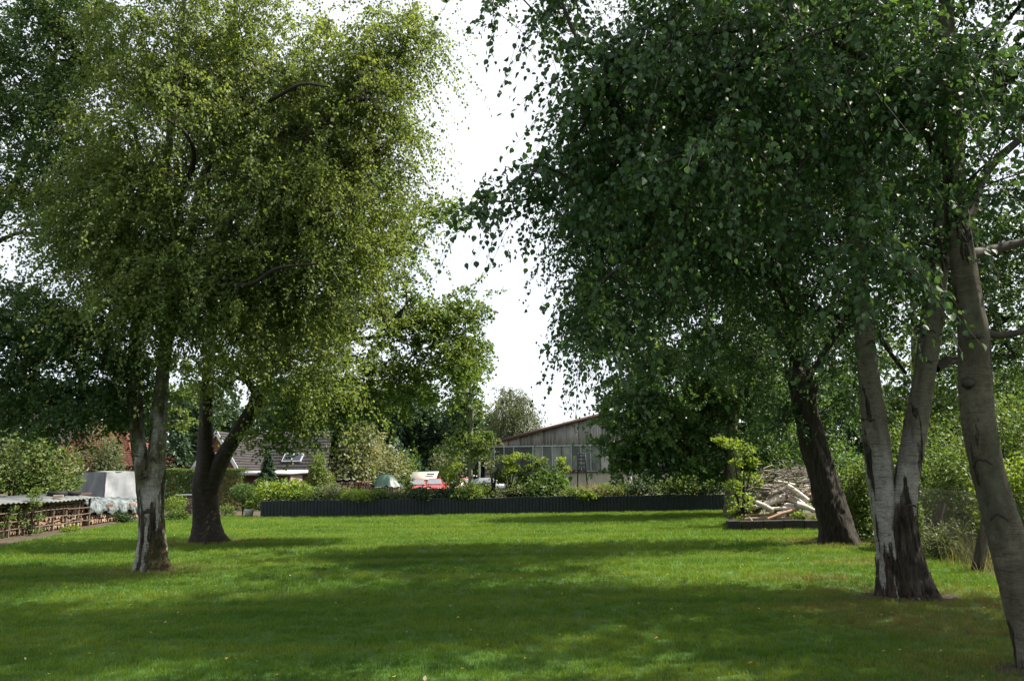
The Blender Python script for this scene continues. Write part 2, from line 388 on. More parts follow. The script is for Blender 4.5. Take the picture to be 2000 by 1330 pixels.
def tree(name, label, cat, stems, blobs, leaf, bark, lmat, seed, tmpl=KITE, limbs=(), flare=.5, nt_=7, nl=34, tlen=.75, droop=.7,
         spread=.28, twigs=True, group=None, base=None, upb=.5, knots=(), tip=.006, rough=.06, lift=.15, limb_mat=None, scars=False, relief=0, jit=.035):
    rng = np.random.default_rng(seed)
    paths = []
    for i, (Y, pts) in enumerate(stems):
        K = []
        for p in pts:
            y = Y + (p[3] if len(p) > 3 else 0); w = W(p[0], p[1], y); K.append((*w, p[2]*ppm(y)))
        paths.append((K, flare if K[0][2] < .5 else 0))
    for Y, pts in limbs:
        K = []
        for p in pts:
            y = Y + (p[3] if len(p) > 3 else 0); w = W(p[0], p[1], y); K.append((*w, p[2]*ppm(y)))
        paths.append((K, 0))
    b0 = np.array(paths[0][0][0][:3]); b0[2] = 0
    root = empty(name, b0, label, cat, group)
    for K, fl in paths:                      # roots go below the grass
        if fl: K[0] = (K[0][0], K[0][1], -.06, K[0][3]*1.03)
    V, F = trunkgeo(paths[:len(stems)], rng, rough=rough, relief=relief)
    tr = build('trunk', V, F, bark, root, smooth=True)
    for pth in paths[len(stems):]:
        V, F = trunkgeo([pth], rng, rough=rough); build('limb', V, F, limb_mat or B_TWIG, root, smooth=True)
    for (px, py, Y, r) in knots:
        w = W(px, py, Y); kv, kf = knotgeo(rng, w, r*ppm(Y)); build('burl', kv, kf, M_SCAR, root, smooth=True)
    for si in range(len(stems) if scars else 0):
        S = smooth_path(paths[si][0], .1); z = 1.0+rng.random()*.4
        while z < min(9, S[-1][2]-1):
            k = int(np.argmin(np.abs(S[:, 2]-z))); c, r = S[k, :3], S[k, 3]
            toc = -c*np.array([1, 1, 0]); toc /= np.linalg.norm(toc); sd = np.array([-toc[1], toc[0], 0]); pa = rng.normal()*.75
            span = .35+.55*rng.random(); ff = np.linspace(-1, 1, 9); pts = []; ax = S[min(k+2, len(S)-1), :3]-S[max(0, k-2), :3]; ax /= np.linalg.norm(ax)
            drop = r*(.25+.6*rng.random())*(1 if rng.random() < .65 else .12)
            for q in ff:
                an = pa+q*span; pts.append(c+(toc*math.cos(an)+sd*math.sin(an))*r*.97+ax*(-drop*abs(q)**1.25+r*.05*rng.normal()))
            th = r*(.08+.14*rng.random()); v, f = tube(pts, th*(1.02-np.abs(ff))**.6*1.0+.002, 6, False)
            build('branch_scar', v, np.array(f), M_SCAR, root, smooth=True)
            z += .38+.8*rng.random()
    # attractors -> branches
    A = []; cid = []
    for (px, py, rx, ry, Yc, rd, n) in blobs:
        c = W(px, py, Yc); s = ppm(Yc)
        q = ellipsoid(rng, n, c, (rx*s, rd, ry*s)); A.append(q)
    A = np.vstack(A); A = A[A[:, 2] > .6]
    nodes = []; par = []; rad = []
    for K, fl in paths:
        S = smooth_path(K, .3)
        st = 0 if fl == 0 else len(S)//5
        for q in S[st:]: nodes.append(q[:3]); par.append(-1); rad.append(q[3])
    ns = len(nodes); cap = ns + len(A)*60
    NP = np.zeros((cap, 3)); NP[:ns] = nodes; cnt = ns
    par = list(par); w8 = [0]*ns
    dd = np.min(np.linalg.norm(A[:, None]-NP[None, :ns], axis=2), axis=1)
    chains = []
    for ai in np.argsort(dd):
        a = A[ai]; q = NP[:cnt]; df = a-q; dist = np.linalg.norm(df, axis=1); hd = np.linalg.norm(df[:, :2], axis=1)
        cost = dist + .7*np.maximum(0, q[:, 2]-(a[2]-.35*hd))
        j = int(np.argmin(cost)); p = q[j].copy(); ln = dist[j]
        m = max(2, int(ln/.3)); m = min(m, 30)
        ctl = p*.5+a*.5+np.array([0, 0, .14*ln])+rng.normal(size=3)*.06*ln
        ch = [j]
        for t in (np.arange(m)+1)/m:
            x = p*(1-t)**2+2*ctl*t*(1-t)+a*t*t + (rng.normal(size=3)*.025*min(1, ln) if t < 1 else 0)
            NP[cnt] = x; par.append(ch[-1]); w8.append(0); ch.append(cnt); cnt += 1
        k = cnt-1
        while k >= 0: w8[k] += 1; k = par[k]
        chains.append(ch)
    groups = {}
    for ch in chains:
        k = ch[1]
        while par[k] >= ns: k = par[k]
        r = np.array([tip*max(1, w8[c])**.46 for c in ch]); r[0] = r[1]*1.15
        if ch[0] < ns: r = np.minimum(r, rad[ch[0]]*.75+.004)
        n = 6 if r[0] > .02 else 4
        g_ = groups.setdefault(k, MB()); g_.tube(NP[ch], r, n, False)
    for g_ in groups.values():
        build('branch', np.array(g_.v), np.array(g_.f), B_TWIG, root, smooth=True)
    ct = rng.random(len(A))
    P, D, Nn, Sz, ti, tw = sprays(rng, A, ct, nt_, nl, tlen, droop, spread, leaf, upb, lift=lift, jit=jit)
    ok = P[:, 2] > .3
    V, F, T = leafgeo(P[ok], D[ok], Nn[ok], Sz[ok], ti[ok], tmpl)
    build('crown', V, F, lmat, root, attrs={'tint': T})
    if twigs:
        tv, tf = twiggeo(tw, .0036); build('twigs', tv, tf, B_TWIG, root)
    return root
def knotgeo(rng, c, r):
    n = 12; V = []; F = []
    for i in range(9):
        th = math.pi*i/8
        for j in range(n):
            a = 2*math.pi*j/n; k = r*(1+.3*mno.noise(Vector((math.cos(a)*2+c[0]*5, math.sin(a)*2+c[2]*5, th*2)))+.12*rng.normal())
            V.append((c[0]+k*math.sin(th)*math.cos(a), c[1]+k*.8*math.sin(th)*math.sin(a), c[2]+k*.9*math.cos(th)))
    for i in range(8):
        for j in range(n): F.append((i*n+j, (i+1)*n+j, (i+1)*n+(j+1) % n, i*n+(j+1) % n))
    return np.array(V), np.array(F)

def shrub(name, label, cat, base, rx, ry, h, leaf, n, lmat, seed, tmpl=KITE, lobes=9, group=None, upright=False, stem=True, z0=.05, upb=.5, lobe_px=None):
    """bush: several leafy lobes on stems from one base"""
    rng = np.random.default_rng(seed); base = np.array(base, float)
    root = empty(name, base, label, cat, group)
    C = []
    for i in range(lobes):
        u = rnd_unit(rng, 1)[0]; u[2] = abs(u[2])
        k = .45+.35*rng.random()
        z = z0*h + h*(.5*k*u[2]*1.5 + .18) if not upright else h*(.1+.88*i/lobes)
        fx = 1 if not upright else max(.25, 1-.75*i/lobes)
        C.append(base+np.array([u[0]*k*rx*fx, u[1]*k*ry*fx, z]))
    if lobe_px:
        C = [W(a, b, base[1]+rng.normal()*ry*.4) for a, b, _, _ in lobe_px]; lobes = len(C)
    C = np.array(C)
    lr = np.array([rx*.55, ry*.55, h*.36]) if not upright else np.array([rx*.5, ry*.5, h*.07])
    if upright: C[:, :2] += rng.normal(size=(len(C), 2))*rx*.35
    m = n//lobes; P = []; T = []
    for ci, c in enumerate(C):
        l_ = lr if not lobe_px else np.array([lobe_px[ci][2]*ppm(base[1]), ry*.4, lobe_px[ci][3]*ppm(base[1])])
        q = ellipsoid(rng, m, c, l_*(.7+.6*rng.random()), .5); P.append(q); T.append(np.full(m, rng.random()))
    P = np.vstack(P); T = np.concatenate(T)
    ok = P[:, 2] > base[2]+.02; P = P[ok]; T = T[ok]
    out = P-(base+np.array([0, 0, h*.3])); out /= np.linalg.norm(out, axis=1)[:, None]+1e-6
    D = out*.6+rnd_unit(rng, len(P))*.8; Nn = rnd_unit(rng, len(P))*.7+out*.3; Nn[:, 2] += upb
    S = leaf*(.6+.7*rng.random(len(P)))
    V, F, tt = leafgeo(P, D, Nn, S, np.clip(T*.5+rng.random(len(P))*.5, 0, 1), tmpl)
    build('foliage', V, F, lmat, root, attrs={'tint': tt})
    mb = MB()
    for c in C:
        mid = (base+c)/2+np.array([0, 0, .1*h])
        mb.tube([base+rng.normal(size=3)*np.array([.05, .05, 0])*rx, mid, c], [.015*max(1, h), .011*max(1, h), .004], 5, False)
    mb.done('stems', B_TWIG, root, True)
    return root

# ================================================================== GROUND
A_SOIL = simple('soil', [(.3, (.03, .022, .014)), (.55, (.062, .046, .030)), (.75, (.10, .078, .052))], 5, .95, 8, bump=.6, bscale=30)
A_FIELD = simple('rough_ground', [(.3, (.04, .06, .02)), (.55, (.07, .085, .03)), (.75, (.11, .10, .05))], .6, .95, 8, bump=.3, bscale=9)
def lawn_mat():
    m, t, o = newmat('lawn_turf')
    c = N(t, 'ShaderNodeTexCoord')
    n1 = N(t, 'ShaderNodeTexNoise', Scale=90, Detail=4); t.links.new(c.outputs['Object'], n1.inputs['Vector'])
    r = ramp(t, [(.3, (.025, .058, .008)), (.6, (.05, .11, .014)), (.8, (.075, .13, .02))], n1.outputs['Fac'])
    p = N(t, 'ShaderNodeBsdfPrincipled', Roughness=.8); p.inputs['Specular IOR Level'].default_value = .2
    t.links.new(r.outputs[0], p.inputs['Base Color']); t.links.new(p.outputs[0], o.inputs[0]); return m
def sheet(name, pts, z, mat):
    V = [(p[0], p[1], z) for p in pts]
    me = bpy.data.meshes.new(name); me.from_pydata(V, [], [tuple(range(len(V)))]); me.update(); me.materials.append(mat)
    o = link(me, name); return tag(o, kind='structure')
sheet('ground', [(-900, -300), (900, -300), (900, 1200), (-900, 1200)], -.012, A_FIELD)
WL, WR = G(508, 1012), G(1432, 998)             # wall base line
lawn_poly = [(-45, -14), (-45, 6), tuple(G(-500, 1180)[:2]), tuple(G(0, 1068)[:2]), tuple(G(150, 1039)[:2]), tuple(G(285, 1015)[:2]), tuple(G(400, 1009)[:2]), tuple(G(490, 1009)[:2]),
             (WL[0], WL[1]), (WR[0], WR[1]), tuple(G(1500, 1010)[:2]), tuple(G(1660, 1042)[:2]), tuple(G(1815, 1082)[:2]), tuple(G(1910, 1112)[:2]), tuple(G(2080, 1190)[:2]), (9.5, 5), (11, -14)]
sheet('soil_border', [(-46, -14), (-46, 60), (-10, 60), (WL[0]+1, WL[1]+.6), (WL[0], WL[1]-3), (-8, 4), (-8, -14)], -.004, A_SOIL)
sheet('lawn', lawn_poly, .004, lawn_mat())
LP = np.array(lawn_poly)
def inpoly(x, y, poly=LP):
    ins = np.zeros(len(x), bool); n = len(poly)
    for i in range(n):
        x1, y1 = poly[i]; x2, y2 = poly[(i+1) % n]
        c = ((y1 > y) != (y2 > y)) & (x < (x2-x1)*(y-y1)/(y2-y1+1e-12)+x1); ins ^= c
    return ins
TREE_BASES = [(*G(298, 1115)[:2], .42), (*G(405, 1060)[:2], .5), (*G(1637, 1060)[:2], .75), (*G(1772, 1165)[:2], .62), (*G(2035, 1310)[:2], .35)]

# grass: tufts instanced on points with geometry nodes
def grass():
    rng = np.random.default_rng(11)
    def tuft(n, h, spread, wd):
        V = []; F = []
        for i in range(n):
            a = rng.random()*6.28; rr = spread*math.sqrt(rng.random()); x, y = rr*math.cos(a), rr*math.sin(a)
            hh = h*(.55+.7*rng.random()); la = rng.random()*6.28; ln = hh*(.15+.75*rng.random()); wa = rng.random()*3.14; w = wd*(.7+.6*rng.random())
            dx, dy = w*math.cos(wa), w*math.sin(wa); b = len(V)
            V += [(x-dx, y-dy, -.004), (x+dx, y+dy, -.004), (x+.45*ln*math.cos(la)+dx*.7, y+.45*ln*math.sin(la)+dy*.7, hh*.62),
                  (x+.45*ln*math.cos(la)-dx*.7, y+.45*ln*math.sin(la)-dy*.7, hh*.62), (x+ln*math.cos(la), y+ln*math.sin(la), hh)]
            F += [(b, b+1, b+2, b+3), (b+3, b+2, b+4)]
        me = bpy.data.meshes.new('grass_tuft'); me.from_pydata(V, [], F); me.update(); return me
    m, t, o = newmat('grass_blade')
    g = N(t, 'ShaderNodeNewGeometry'); oi = N(t, 'ShaderNodeObjectInfo')
    mp = N(t, 'ShaderNodeMapping'); mp.inputs['Scale'].default_value = (.25, 1.1, 0); t.links.new(g.outputs['Position'], mp.inputs[0])
    n1 = N(t, 'ShaderNodeTexNoise', Scale=1.1, Detail=7); t.links.new(mp.outputs[0], n1.inputs['Vector'])
    mm = N(t, 'ShaderNodeMath', operation='MULTIPLY_ADD'); mm.inputs[1].default_value = .2
    t.links.new(oi.outputs['Random'], mm.inputs[0]); t.links.new(n1.outputs['Fac'], mm.inputs[2])
    r = ramp(t, [(.36, (.038, .098, .010)), (.58, (.085, .165, .014)), (.80, (.155, .212, .026))], mm.outputs[0])
    dry = N(t, 'ShaderNodeAttribute', attribute_name='dry', attribute_type='INSTANCER')
    mixd = N(t, 'ShaderNodeMix', data_type='RGBA'); mixd.inputs[7].default_value = (.16, .12, .055, 1)
    t.links.new(dry.outputs['Fac'], mixd.inputs[0]); t.links.new(r.outputs[0], mixd.inputs[6])
    p = N(t, 'ShaderNodeBsdfPrincipled', Roughness=.5); p.inputs['Specular IOR Level'].default_value = .3; t.links.new(mixd.outputs[2], p.inputs['Base Color'])
    tr = N(t, 'ShaderNodeBsdfTranslucent'); m5 = N(t, 'ShaderNodeMix', data_type='RGBA', blend_type='MULTIPLY'); m5.inputs[0].default_value = 1
    m5.inputs[7].default_value = (1.7, 1.5, .6, 1); t.links.new(mixd.outputs[2], m5.inputs[6]); t.links.new(m5.outputs[2], tr.inputs['Color'])
    ms = N(t, 'ShaderNodeMixShader'); ms.inputs[0].default_value = .4
    t.links.new(p.outputs[0], ms.inputs[1]); t.links.new(tr.outputs[0], ms.inputs[2]); t.links.new(ms.outputs[0], o.inputs[0])
    P = []; S = []
    for (y0, y1, dens, sc) in ((3.0, 7, 330, .85), (7, 11, 230, .95), (11, 17, 130, 1.15), (17, 25, 75, 1.45), (25, 36, 48, 1.8)):
        hw = .66*y1*1.25+2; n = int(2*hw*(y1-y0)*dens)
        x = rng.uniform(-hw, hw, n); y = rng.uniform(y0, y1, n)
        k = (np.abs(x) < .66*y*1.25+2) & inpoly(x, y); P.append(np.stack([x[k], y[k], np.zeros(k.sum())], 1)); S.append(np.full(k.sum(), sc))
    P = np.vstack(P); S = np.concatenate(S)*(.75+.5*rng.random(len(P)))
    dryv = np.zeros(len(P)); keep = np.ones(len(P), bool)
    for bx, by, br in TREE_BASES:
        d = np.hypot(P[:, 0]-bx, (P[:, 1]-by)*1.3)+rng.normal(size=len(P))*.16
        keep &= d > br*.86; dryv = np.maximum(dryv, np.clip(1.15-(d-br)/1.1, 0, 1)*rng.random(len(P)))
    # worn dry spots under the birches on the right
    for bx, by, br in ((*G(1580, 1130)[:2], .5), (*G(1690, 1100)[:2], .55), (*G(1640, 1190)[:2], .5), (*G(1900, 1240)[:2], .45), (*G(1800, 1215)[:2], .7), (*G(1960, 1190)[:2], .6)):
        d = np.hypot((P[:, 0]-bx)*.6, P[:, 1]-by)+rng.normal(size=len(P))*.15
        dryv = np.maximum(dryv, np.clip(1.25-d/br, 0, 1)*(.45+.55*rng.random(len(P))))
    P = P[keep]; S = S[keep]; dryv = dryv[keep]
    me = bpy.data.meshes.new('grass'); me.vertices.add(len(P)); me.vertices.foreach_set('co', P.astype(np.float32).ravel())
    for nm, a in (('sc', S), ('dry', dryv)):
        at = me.attributes.new(nm, 'FLOAT', 'POINT'); at.data.foreach_set('value', a.astype(np.float32))
    rot = np.zeros((len(P), 3), np.float32); rot[:, 2] = rng.random(len(P))*6.28
    at = me.attributes.new('rot', 'FLOAT_VECTOR', 'POINT'); at.data.foreach_set('vector', rot.ravel())
    go = link(me, 'grass'); tag(go, 'short mown green grass blades of the shaded lawn', kind='stuff')
    ng = bpy.data.node_groups.new('grass_nodes', 'GeometryNodeTree')
    ng.interface.new_socket('Geometry', in_out='INPUT', socket_type='NodeSocketGeometry')
    ng.interface.new_socket('Geometry', in_out='OUTPUT', socket_type='NodeSocketGeometry')
    gi = ng.nodes.new('NodeGroupInput'); g_o = ng.nodes.new('NodeGroupOutput')
    jn = ng.nodes.new('GeometryNodeJoinGeometry')
    ip = ng.nodes.new('GeometryNodeInstanceOnPoints')
    for v in range(3):
        tm = tuft(16, .05, .075, .0022); tm.materials.append(m)
        ob = bpy.data.objects.new('grass_tuft', tm)
        inf = ng.nodes.new('GeometryNodeObjectInfo'); inf.inputs['Object'].default_value = ob; inf.inputs['As Instance'].default_value = True
        ng.links.new(inf.outputs['Geometry'], jn.inputs[0])
    def attr(nm, ty):
        a = ng.nodes.new('GeometryNodeInputNamedAttribute'); a.data_type = ty; a.inputs['Name'].default_value = nm; return a.outputs['Attribute']
    ng.links.new(gi.outputs[0], ip.inputs['Points']); ng.links.new(jn.outputs[0], ip.inputs['Instance']); ip.inputs['Pick Instance'].default_value = True
    ng.links.new(attr('rot', 'FLOAT_VECTOR'), ip.inputs['Rotation']); ng.links.new(attr('sc', 'FLOAT'), ip.inputs['Scale'])
    ng.links.new(ip.outputs[0], g_o.inputs[0])
    md = go.modifiers.new('tufts', 'NODES'); md.node_group = ng
grass()

# bare soil rims round the trunks
rng0 = np.random.default_rng(5)
for i, (bx, by, br) in enumerate(TREE_BASES):
    n = 28; V = [(bx, by, .06)]; F = []
    for k, (f, z) in enumerate(((.5, .035), (.8, .02), (1.08, -.006))):
        for j in range(n):
            a = 6.283*j/n; q = br*f*(1+.12*math.sin(3*a+i)+.08*rng0.normal()); V.append((bx+q*math.cos(a), by+q*.8*math.sin(a), z+.006*rng0.normal()))
    for j in range(n): F.append((0, 1+j, 1+(j+1) % n))
    q4 = [(1+k*n+j, 1+(k+1)*n+j, 1+(k+1)*n+(j+1) % n, 1+k*n+(j+1) % n) for k in range(2) for j in range(n)]
    tag(build('soil_rim', V, [np.array(F), np.array(q4)], A_SOIL, smooth=True), kind='structure')
# fallen leaves
def fallen():
    rng = np.random.default_rng(3); n = 420
    y = rng.uniform(4, 31, n*2); x = rng.uniform(-1, 1, n*2)*(.68*y+1); k = inpoly(x, y); x, y = x[k], y[k]; n = len(x)
    P = np.stack([x, y, np.full(n, .045)], 1); D = rnd_unit(rng, n); D[:, 2] *= .3; Nn = rnd_unit(rng, n)*.3; Nn[:, 2] += 1
    V, F, t = leafgeo(P, D, Nn, .02+.025*rng.random(n), rng.random(n), OVATE)
    lm = leafmat('fallen_leaf', [(.20, .13, .03), (.34, .26, .06), (.42, .38, .25)], .2)
    tag(build('fallen_leaves', V, F, lm, attrs={'tint': t}), 'small yellow fallen leaves scattered over the lawn', kind='stuff')
fallen()

# ================================================================== BLACK PALISADE WALL
M_BLACK = simple('black_plastic', [(.3, (.005, .009, .013)), (.55, (.010, .016, .023)), (.78, (.026, .033, .04))], 3, .5, 8, bump=.2, spec=.4)
def wall():
    root = empty('palisade_wall', WL, 'long low black ribbed plastic retaining wall at the back of the lawn', 'wall')
    d = WR-WL; L = np.linalg.norm(d[:2]); u = d/L; ang = math.atan2(u[1], u[0])
    n = 140; w = L/n; rng = random.Random(2)
    meshes = []
    for hgt in (.40, .34):
        pts = [(-w*.496, .06), (-w*.496, .0), (-w*.42, -.012), (-w*.15, -.02), (w*.15, -.02), (w*.42, -.012), (w*.496, .0), (w*.496, .06)]
        V = [(x, y, z) for z in (0, hgt-.012, hgt) for x, y in (pts if z < hgt else [(a*.93, b*.8+.004) for a, b in pts])]
        k = len(pts); F = [(i*k+j, i*k+(j+1) % k, (i+1)*k+(j+1) % k, (i+1)*k+j) for i in range(2) for j in range(k)] + [tuple(range(2*k, 3*k)), tuple(range(k))[::-1]]
        me = bpy.data.meshes.new('palisade'); me.from_pydata(V, [], F); me.materials.append(M_BLACK); meshes.append(me)
    for c, (me, z) in enumerate(zip(meshes, (-.04, .363))):
        for i in range(n):
            o = link(me, 'palisade', root); p = u*(w*(i+.5))
            o.location = (p[0], p[1]+rng.uniform(-.012, .012)+.03*math.sin(i*.11), z+rng.uniform(-.007, .007)+.016*math.sin(i*.17)+.01*math.sin(i*.43)); o.rotation_euler = (rng.uniform(-.03, .03), rng.uniform(-.012, .012), ang)
    return u, L, ang
WU, WLEN, WANG = wall()
# earth bed behind the wall
bd = np.array([-WU[1], WU[0], 0])
bV = []; bF = []; nn = 60
for j, (off, z) in enumerate(((.06, .0), (.065, .6), (.6, .66), (2.2, .6), (3.4, -.02))):
    for i in range(nn+1):
        p = WL+WU*(WLEN*i/nn)+bd*off; bV.append((p[0], p[1], z+(.04*rng0.normal() if 1 < j < 4 else 0)))
for j in range(4):
    for i in range(nn): bF.append((j*(nn+1)+i, j*(nn+1)+i+1, (j+1)*(nn+1)+i+1, (j+1)*(nn+1)+i))
tag(build('planting_bed', bV, np.array(bF), A_SOIL, smooth=True), kind='structure')

# ================================================================== BUILDINGS
M_CLAD = [simple('weathered_cladding%d' % i, [(.25, tuple(x*.5 for x in c)), (.5, c), (.75, tuple(x*1.35 for x in c))], 2.2, .85, 8, (3, 3, .35), bump=.2)
          for i, c in enumerate(((.20, .19, .185), (.27, .26, .25), (.14, .13, .13)))]
M_RUST = simple('rusty_brown_trim', c2((.085, .048, .038)), 5, .8)
M_PALE = simple('pale_render', [(.3, (.24, .22, .18)), (.7, (.36, .33, .28))], 2, .85, 7, (1, 1, .5))
M_GREYP = simple('grey_paint', c2((.34, .36, .38), .7), 4, .6)
M_PANES = [simple('blotched_window_glass%d' % i, [(.35, a), (.65, b)], .8, .14, 3, (1, 1, .6), spec=.6)
           for i, (a, b) in enumerate((((.02, .024, .026), (.05, .06, .062)), ((.05, .06, .06), (.14, .15, .14)), ((.14, .15, .14), (.26, .27, .24))))]  # three pane tones from dark to pale, blotched by noise
M_BLUE = simple('blue_paint', c2((.05, .16, .3)), 4, .5)
M_ROOFB = simple('brown_roof_sheet', c2((.07, .045, .04)), 3, .8)
def hall():
    Y = 70.0; s = ppm(Y)
    x0, x1, xr = W(947, 900, Y)[0], W(1455, 900, Y)[0], W(1196, 900, Y)[0]
    ze, zr, zs, zw = 4.25, 7.0, 1.75, 4.1
    root = empty('workshop_hall', (x0, Y, 0), 'large grey sheet-clad workshop hall with a long window band beyond the wall', 'building')
    MB().box(((x0+x1)/2, Y+.15, zs/2), (x1-x0, .3, zs)).done('plinth_wall', M_PALE, root)
    MB().box(((x0+x1)/2, Y+.06, zs+.04), (x1-x0+.1, .5, .09)).done('window_sill', M_RUST, root)
    ztop = lambda x: ze+(zr-ze)*((x-x0)/(xr-x0) if x < xr else (x1-x)/(x1-xr))
    n = 22; wd = (x1-x0)/n; rg = random.Random(4)
    for i in range(n):
        a, b = x0+i*wd+.015, x0+(i+1)*wd-.015; yo = Y+rg.uniform(0, .03); V = []
        zl, zh = zw+.08, 0
        for yy in (yo, yo+.06):
            V += [(a, yy, zl), (b, yy, zl), (b, yy, max(zl+.05, ztop(b)-.05)), (a, yy, max(zl+.05, ztop(a)-.05))]
        F = [(0, 1, 2, 3), (7, 6, 5, 4), (0, 4, 5, 1), (1, 5, 6, 2), (2, 6, 7, 3), (3, 7, 4, 0)]
        build('cladding_panel', V, np.array(F), rg.choice(M_CLAD), root)
        for k in range(1, 4):   # corrugation ribs stand proud
            xx = a+(b-a)*k/4
            if ztop(xx)-zl > .3: MB().box((xx, yo-.012, (zl+ztop(xx)-.1)/2), (.05, .03, ztop(xx)-.1-zl)).done('cladding_rib', M_CLAD[0], root)
    bd_ = MB()
    bd_.box(((x0+x1)/2, Y+.02, zw+.03), (x1-x0, .14, .09)).done('window_head', M_GREYP, root)
    np_ = 27; wp = (x1-x0)/np_
    win = MB().box(((x0+x1)/2, Y+.05, zs+.12), (x1-x0, .1, .06)).done('window_band', M_GREYP, root)
    for i in range(np_):
        a = x0+i*wp; k = rg.choice((0, 0, 0, 1, 1, 2)) if i < 12 else rg.choice((0, 1, 1, 2))
        if 5 <= i <= 12: k = rg.choice((1, 1, 2, 1))
        MB().box((a+wp/2, Y+.09+rg.uniform(-.004, .004), (zs+zw)/2+.08), (wp-.05, .02, zw-zs-.16), rz=rg.uniform(-.01, .01)).done('pane', M_PANES[k] if i != 19 else M_BLUE, win)
        MB().box((a, Y+.03, (zs+zw)/2+.07), (.07, .12, zw-zs-.14), ch=.01).done('mullion', M_GREYP if i % 4 else M_RUST, win)
    for xe, zz, nm in ((x0, ze, 'l'), (x1, ze, 'r')):
        V = []; e = -.5 if nm == 'l' else .5
        xo = xe+e; zo = zz-(zr-ze)/(xr-x0)*.5
        for yy in (Y-.35, Y+34):
            V += [(xo, yy, zo), (xr, yy, zr), (xr, yy, zr+.18), (xo, yy, zo+.18)]
        F = [(0, 1, 2, 3), (7, 6, 5, 4), (0, 4, 5, 1), (2, 6, 7, 3), (3, 7, 4, 0), (1, 5, 6, 2)]
        build('roof', V, np.array(F), M_ROOFB, root)
        V2 = []
        for yy in (Y-.42, Y-.355):
            V2 += [(xo, yy, zo-.06), (xr, yy, zr-.06), (xr, yy, zr+.2), (xo, yy, zo+.2)]
        build('verge_board', V2, np.array(F), M_RUST, root)
    MB().box((x0+.1, Y+17, ze/2), (.25, 33.5, ze)).done('side_wall', M_CLAD[2], root)
    MB().box((x1-.1, Y+17, ze/2), (.25, 33.5, ze)).done('side_wall', M_CLAD[2], root)
    MB().tube([(x0-.45, Y-.45, .2), (x0-.45, Y-.45, 2.6), (x0-.5, Y-.4, 3.9)], .09, 10).done('downpipe', simple('white_pipe', c2((.6, .6, .6), .8), 4, .4), root, True)
    # dark frame standing in front of the windows
    M_IRON = simple('dark_iron', c2((.02, .02, .022)), 6, .6)
    c = W(1136, 900, 68.6); cx, cyy = c[0], c[1]
    r2 = empty('lifting_frame', (cx, cyy, 0), 'dark tall iron frame like a high chair before the hall windows', 'frame')
    for sx in (-.42, .42): MB().tube([(cx+sx*1.05, cyy, 0), (cx+sx*.8, cyy, 2.4), (cx+sx*.75, cyy, 3.4)], .06, 8).done('upright', M_IRON, r2, True)
    m = MB()
    for z in (1.9, 2.4, 2.75, 3.05, 3.35): MB().tube([(cx-.38, cyy, z), (cx+.38, cyy, z)], .05, 8).done('crossbar', M_IRON, r2, True)
    m = MB(); m.tube([(cx-.38, cyy, 1.7), (cx, cyy, 2.3), (cx+.38, cyy, 1.7)], .05, 8); m.tube([(cx-.9, cyy-.1, 1.75), (cx-.4, cyy-.1, 2.1)], .09, 8)
    m.done('brace', M_IRON, r2, True)
    # white pipe with bend and lean post in the yard
    p = W(1225, 918, 62.); m = MB(); m.tube([(p[0]-.7, p[1], 1.95), (p[0]+.1, p[1], 1.85), (p[0]+.25, p[1], 1.3), (p[0]+.35, p[1], .0)], .09, 10)
    tag(m.done('drain_pipe', simple('pale_pipe', c2((.55, .52, .48), .8), 4, .5), None, True), 'pale bent pipe standing before the hall below the dark tree', 'pipe')
hall()

M_SLATE = simple('dark_roof_tile', [(.3, (.028, .025, .027)), (.7, (.058, .052, .054))], 3, .75, 7, bump=.2)
M_REDT = simple('red_roof_tile', [(.3, (.08, .027, .018)), (.7, (.165, .058, .037))], 3, .8, 7)
M_BRICK = simple('red_brick_wall', [(.3, (.12, .05, .036)), (.7, (.2, .09, .065))], 6, .9, 7)
M_WHITE = simple('white_paint', c2((.6, .6, .59), .85), 3, .5)
M_GLASS = simple('dark_glass', c2((.02, .025, .03)), 2, .06, spec=.8)
def courses(root, quad, n, mat, t=.05, name='roof_course', m=1):
    """tile courses: stepped overlapping strips on a slope given by its four corners (eave left, eave right, ridge right, ridge left)"""
    a, b, c, d = [np.array(q, float) for q in quad]
    nr = np.cross(b-a, d-a); nr /= np.linalg.norm(nr)
    for i in range(n):
        f0, f1 = i/n, min(1, (i+1.12)/n)
        l0, r0, l1, r1 = a+(d-a)*f0, b+(c-b)*f0, a+(d-a)*f1, b+(c-b)*f1
        V = []; F = []
        for k in range(m):
            p0, p1 = l0+(r0-l0)*(k+.02)/m, l0+(r0-l0)*(k+.98)/m; q0, q1 = l1+(r1-l1)*(k+.02)/m, l1+(r1-l1)*(k+.98)/m
            bb = len(V); V += [p0+nr*t, p1+nr*t, q1+nr*t*.25, q0+nr*t*.25, p0-nr*.02, p1-nr*.02]
            F += [(bb, bb+1, bb+2, bb+3), (bb+4, bb+5, bb+1, bb)]
        build(name, V, np.array(F), mat, root)
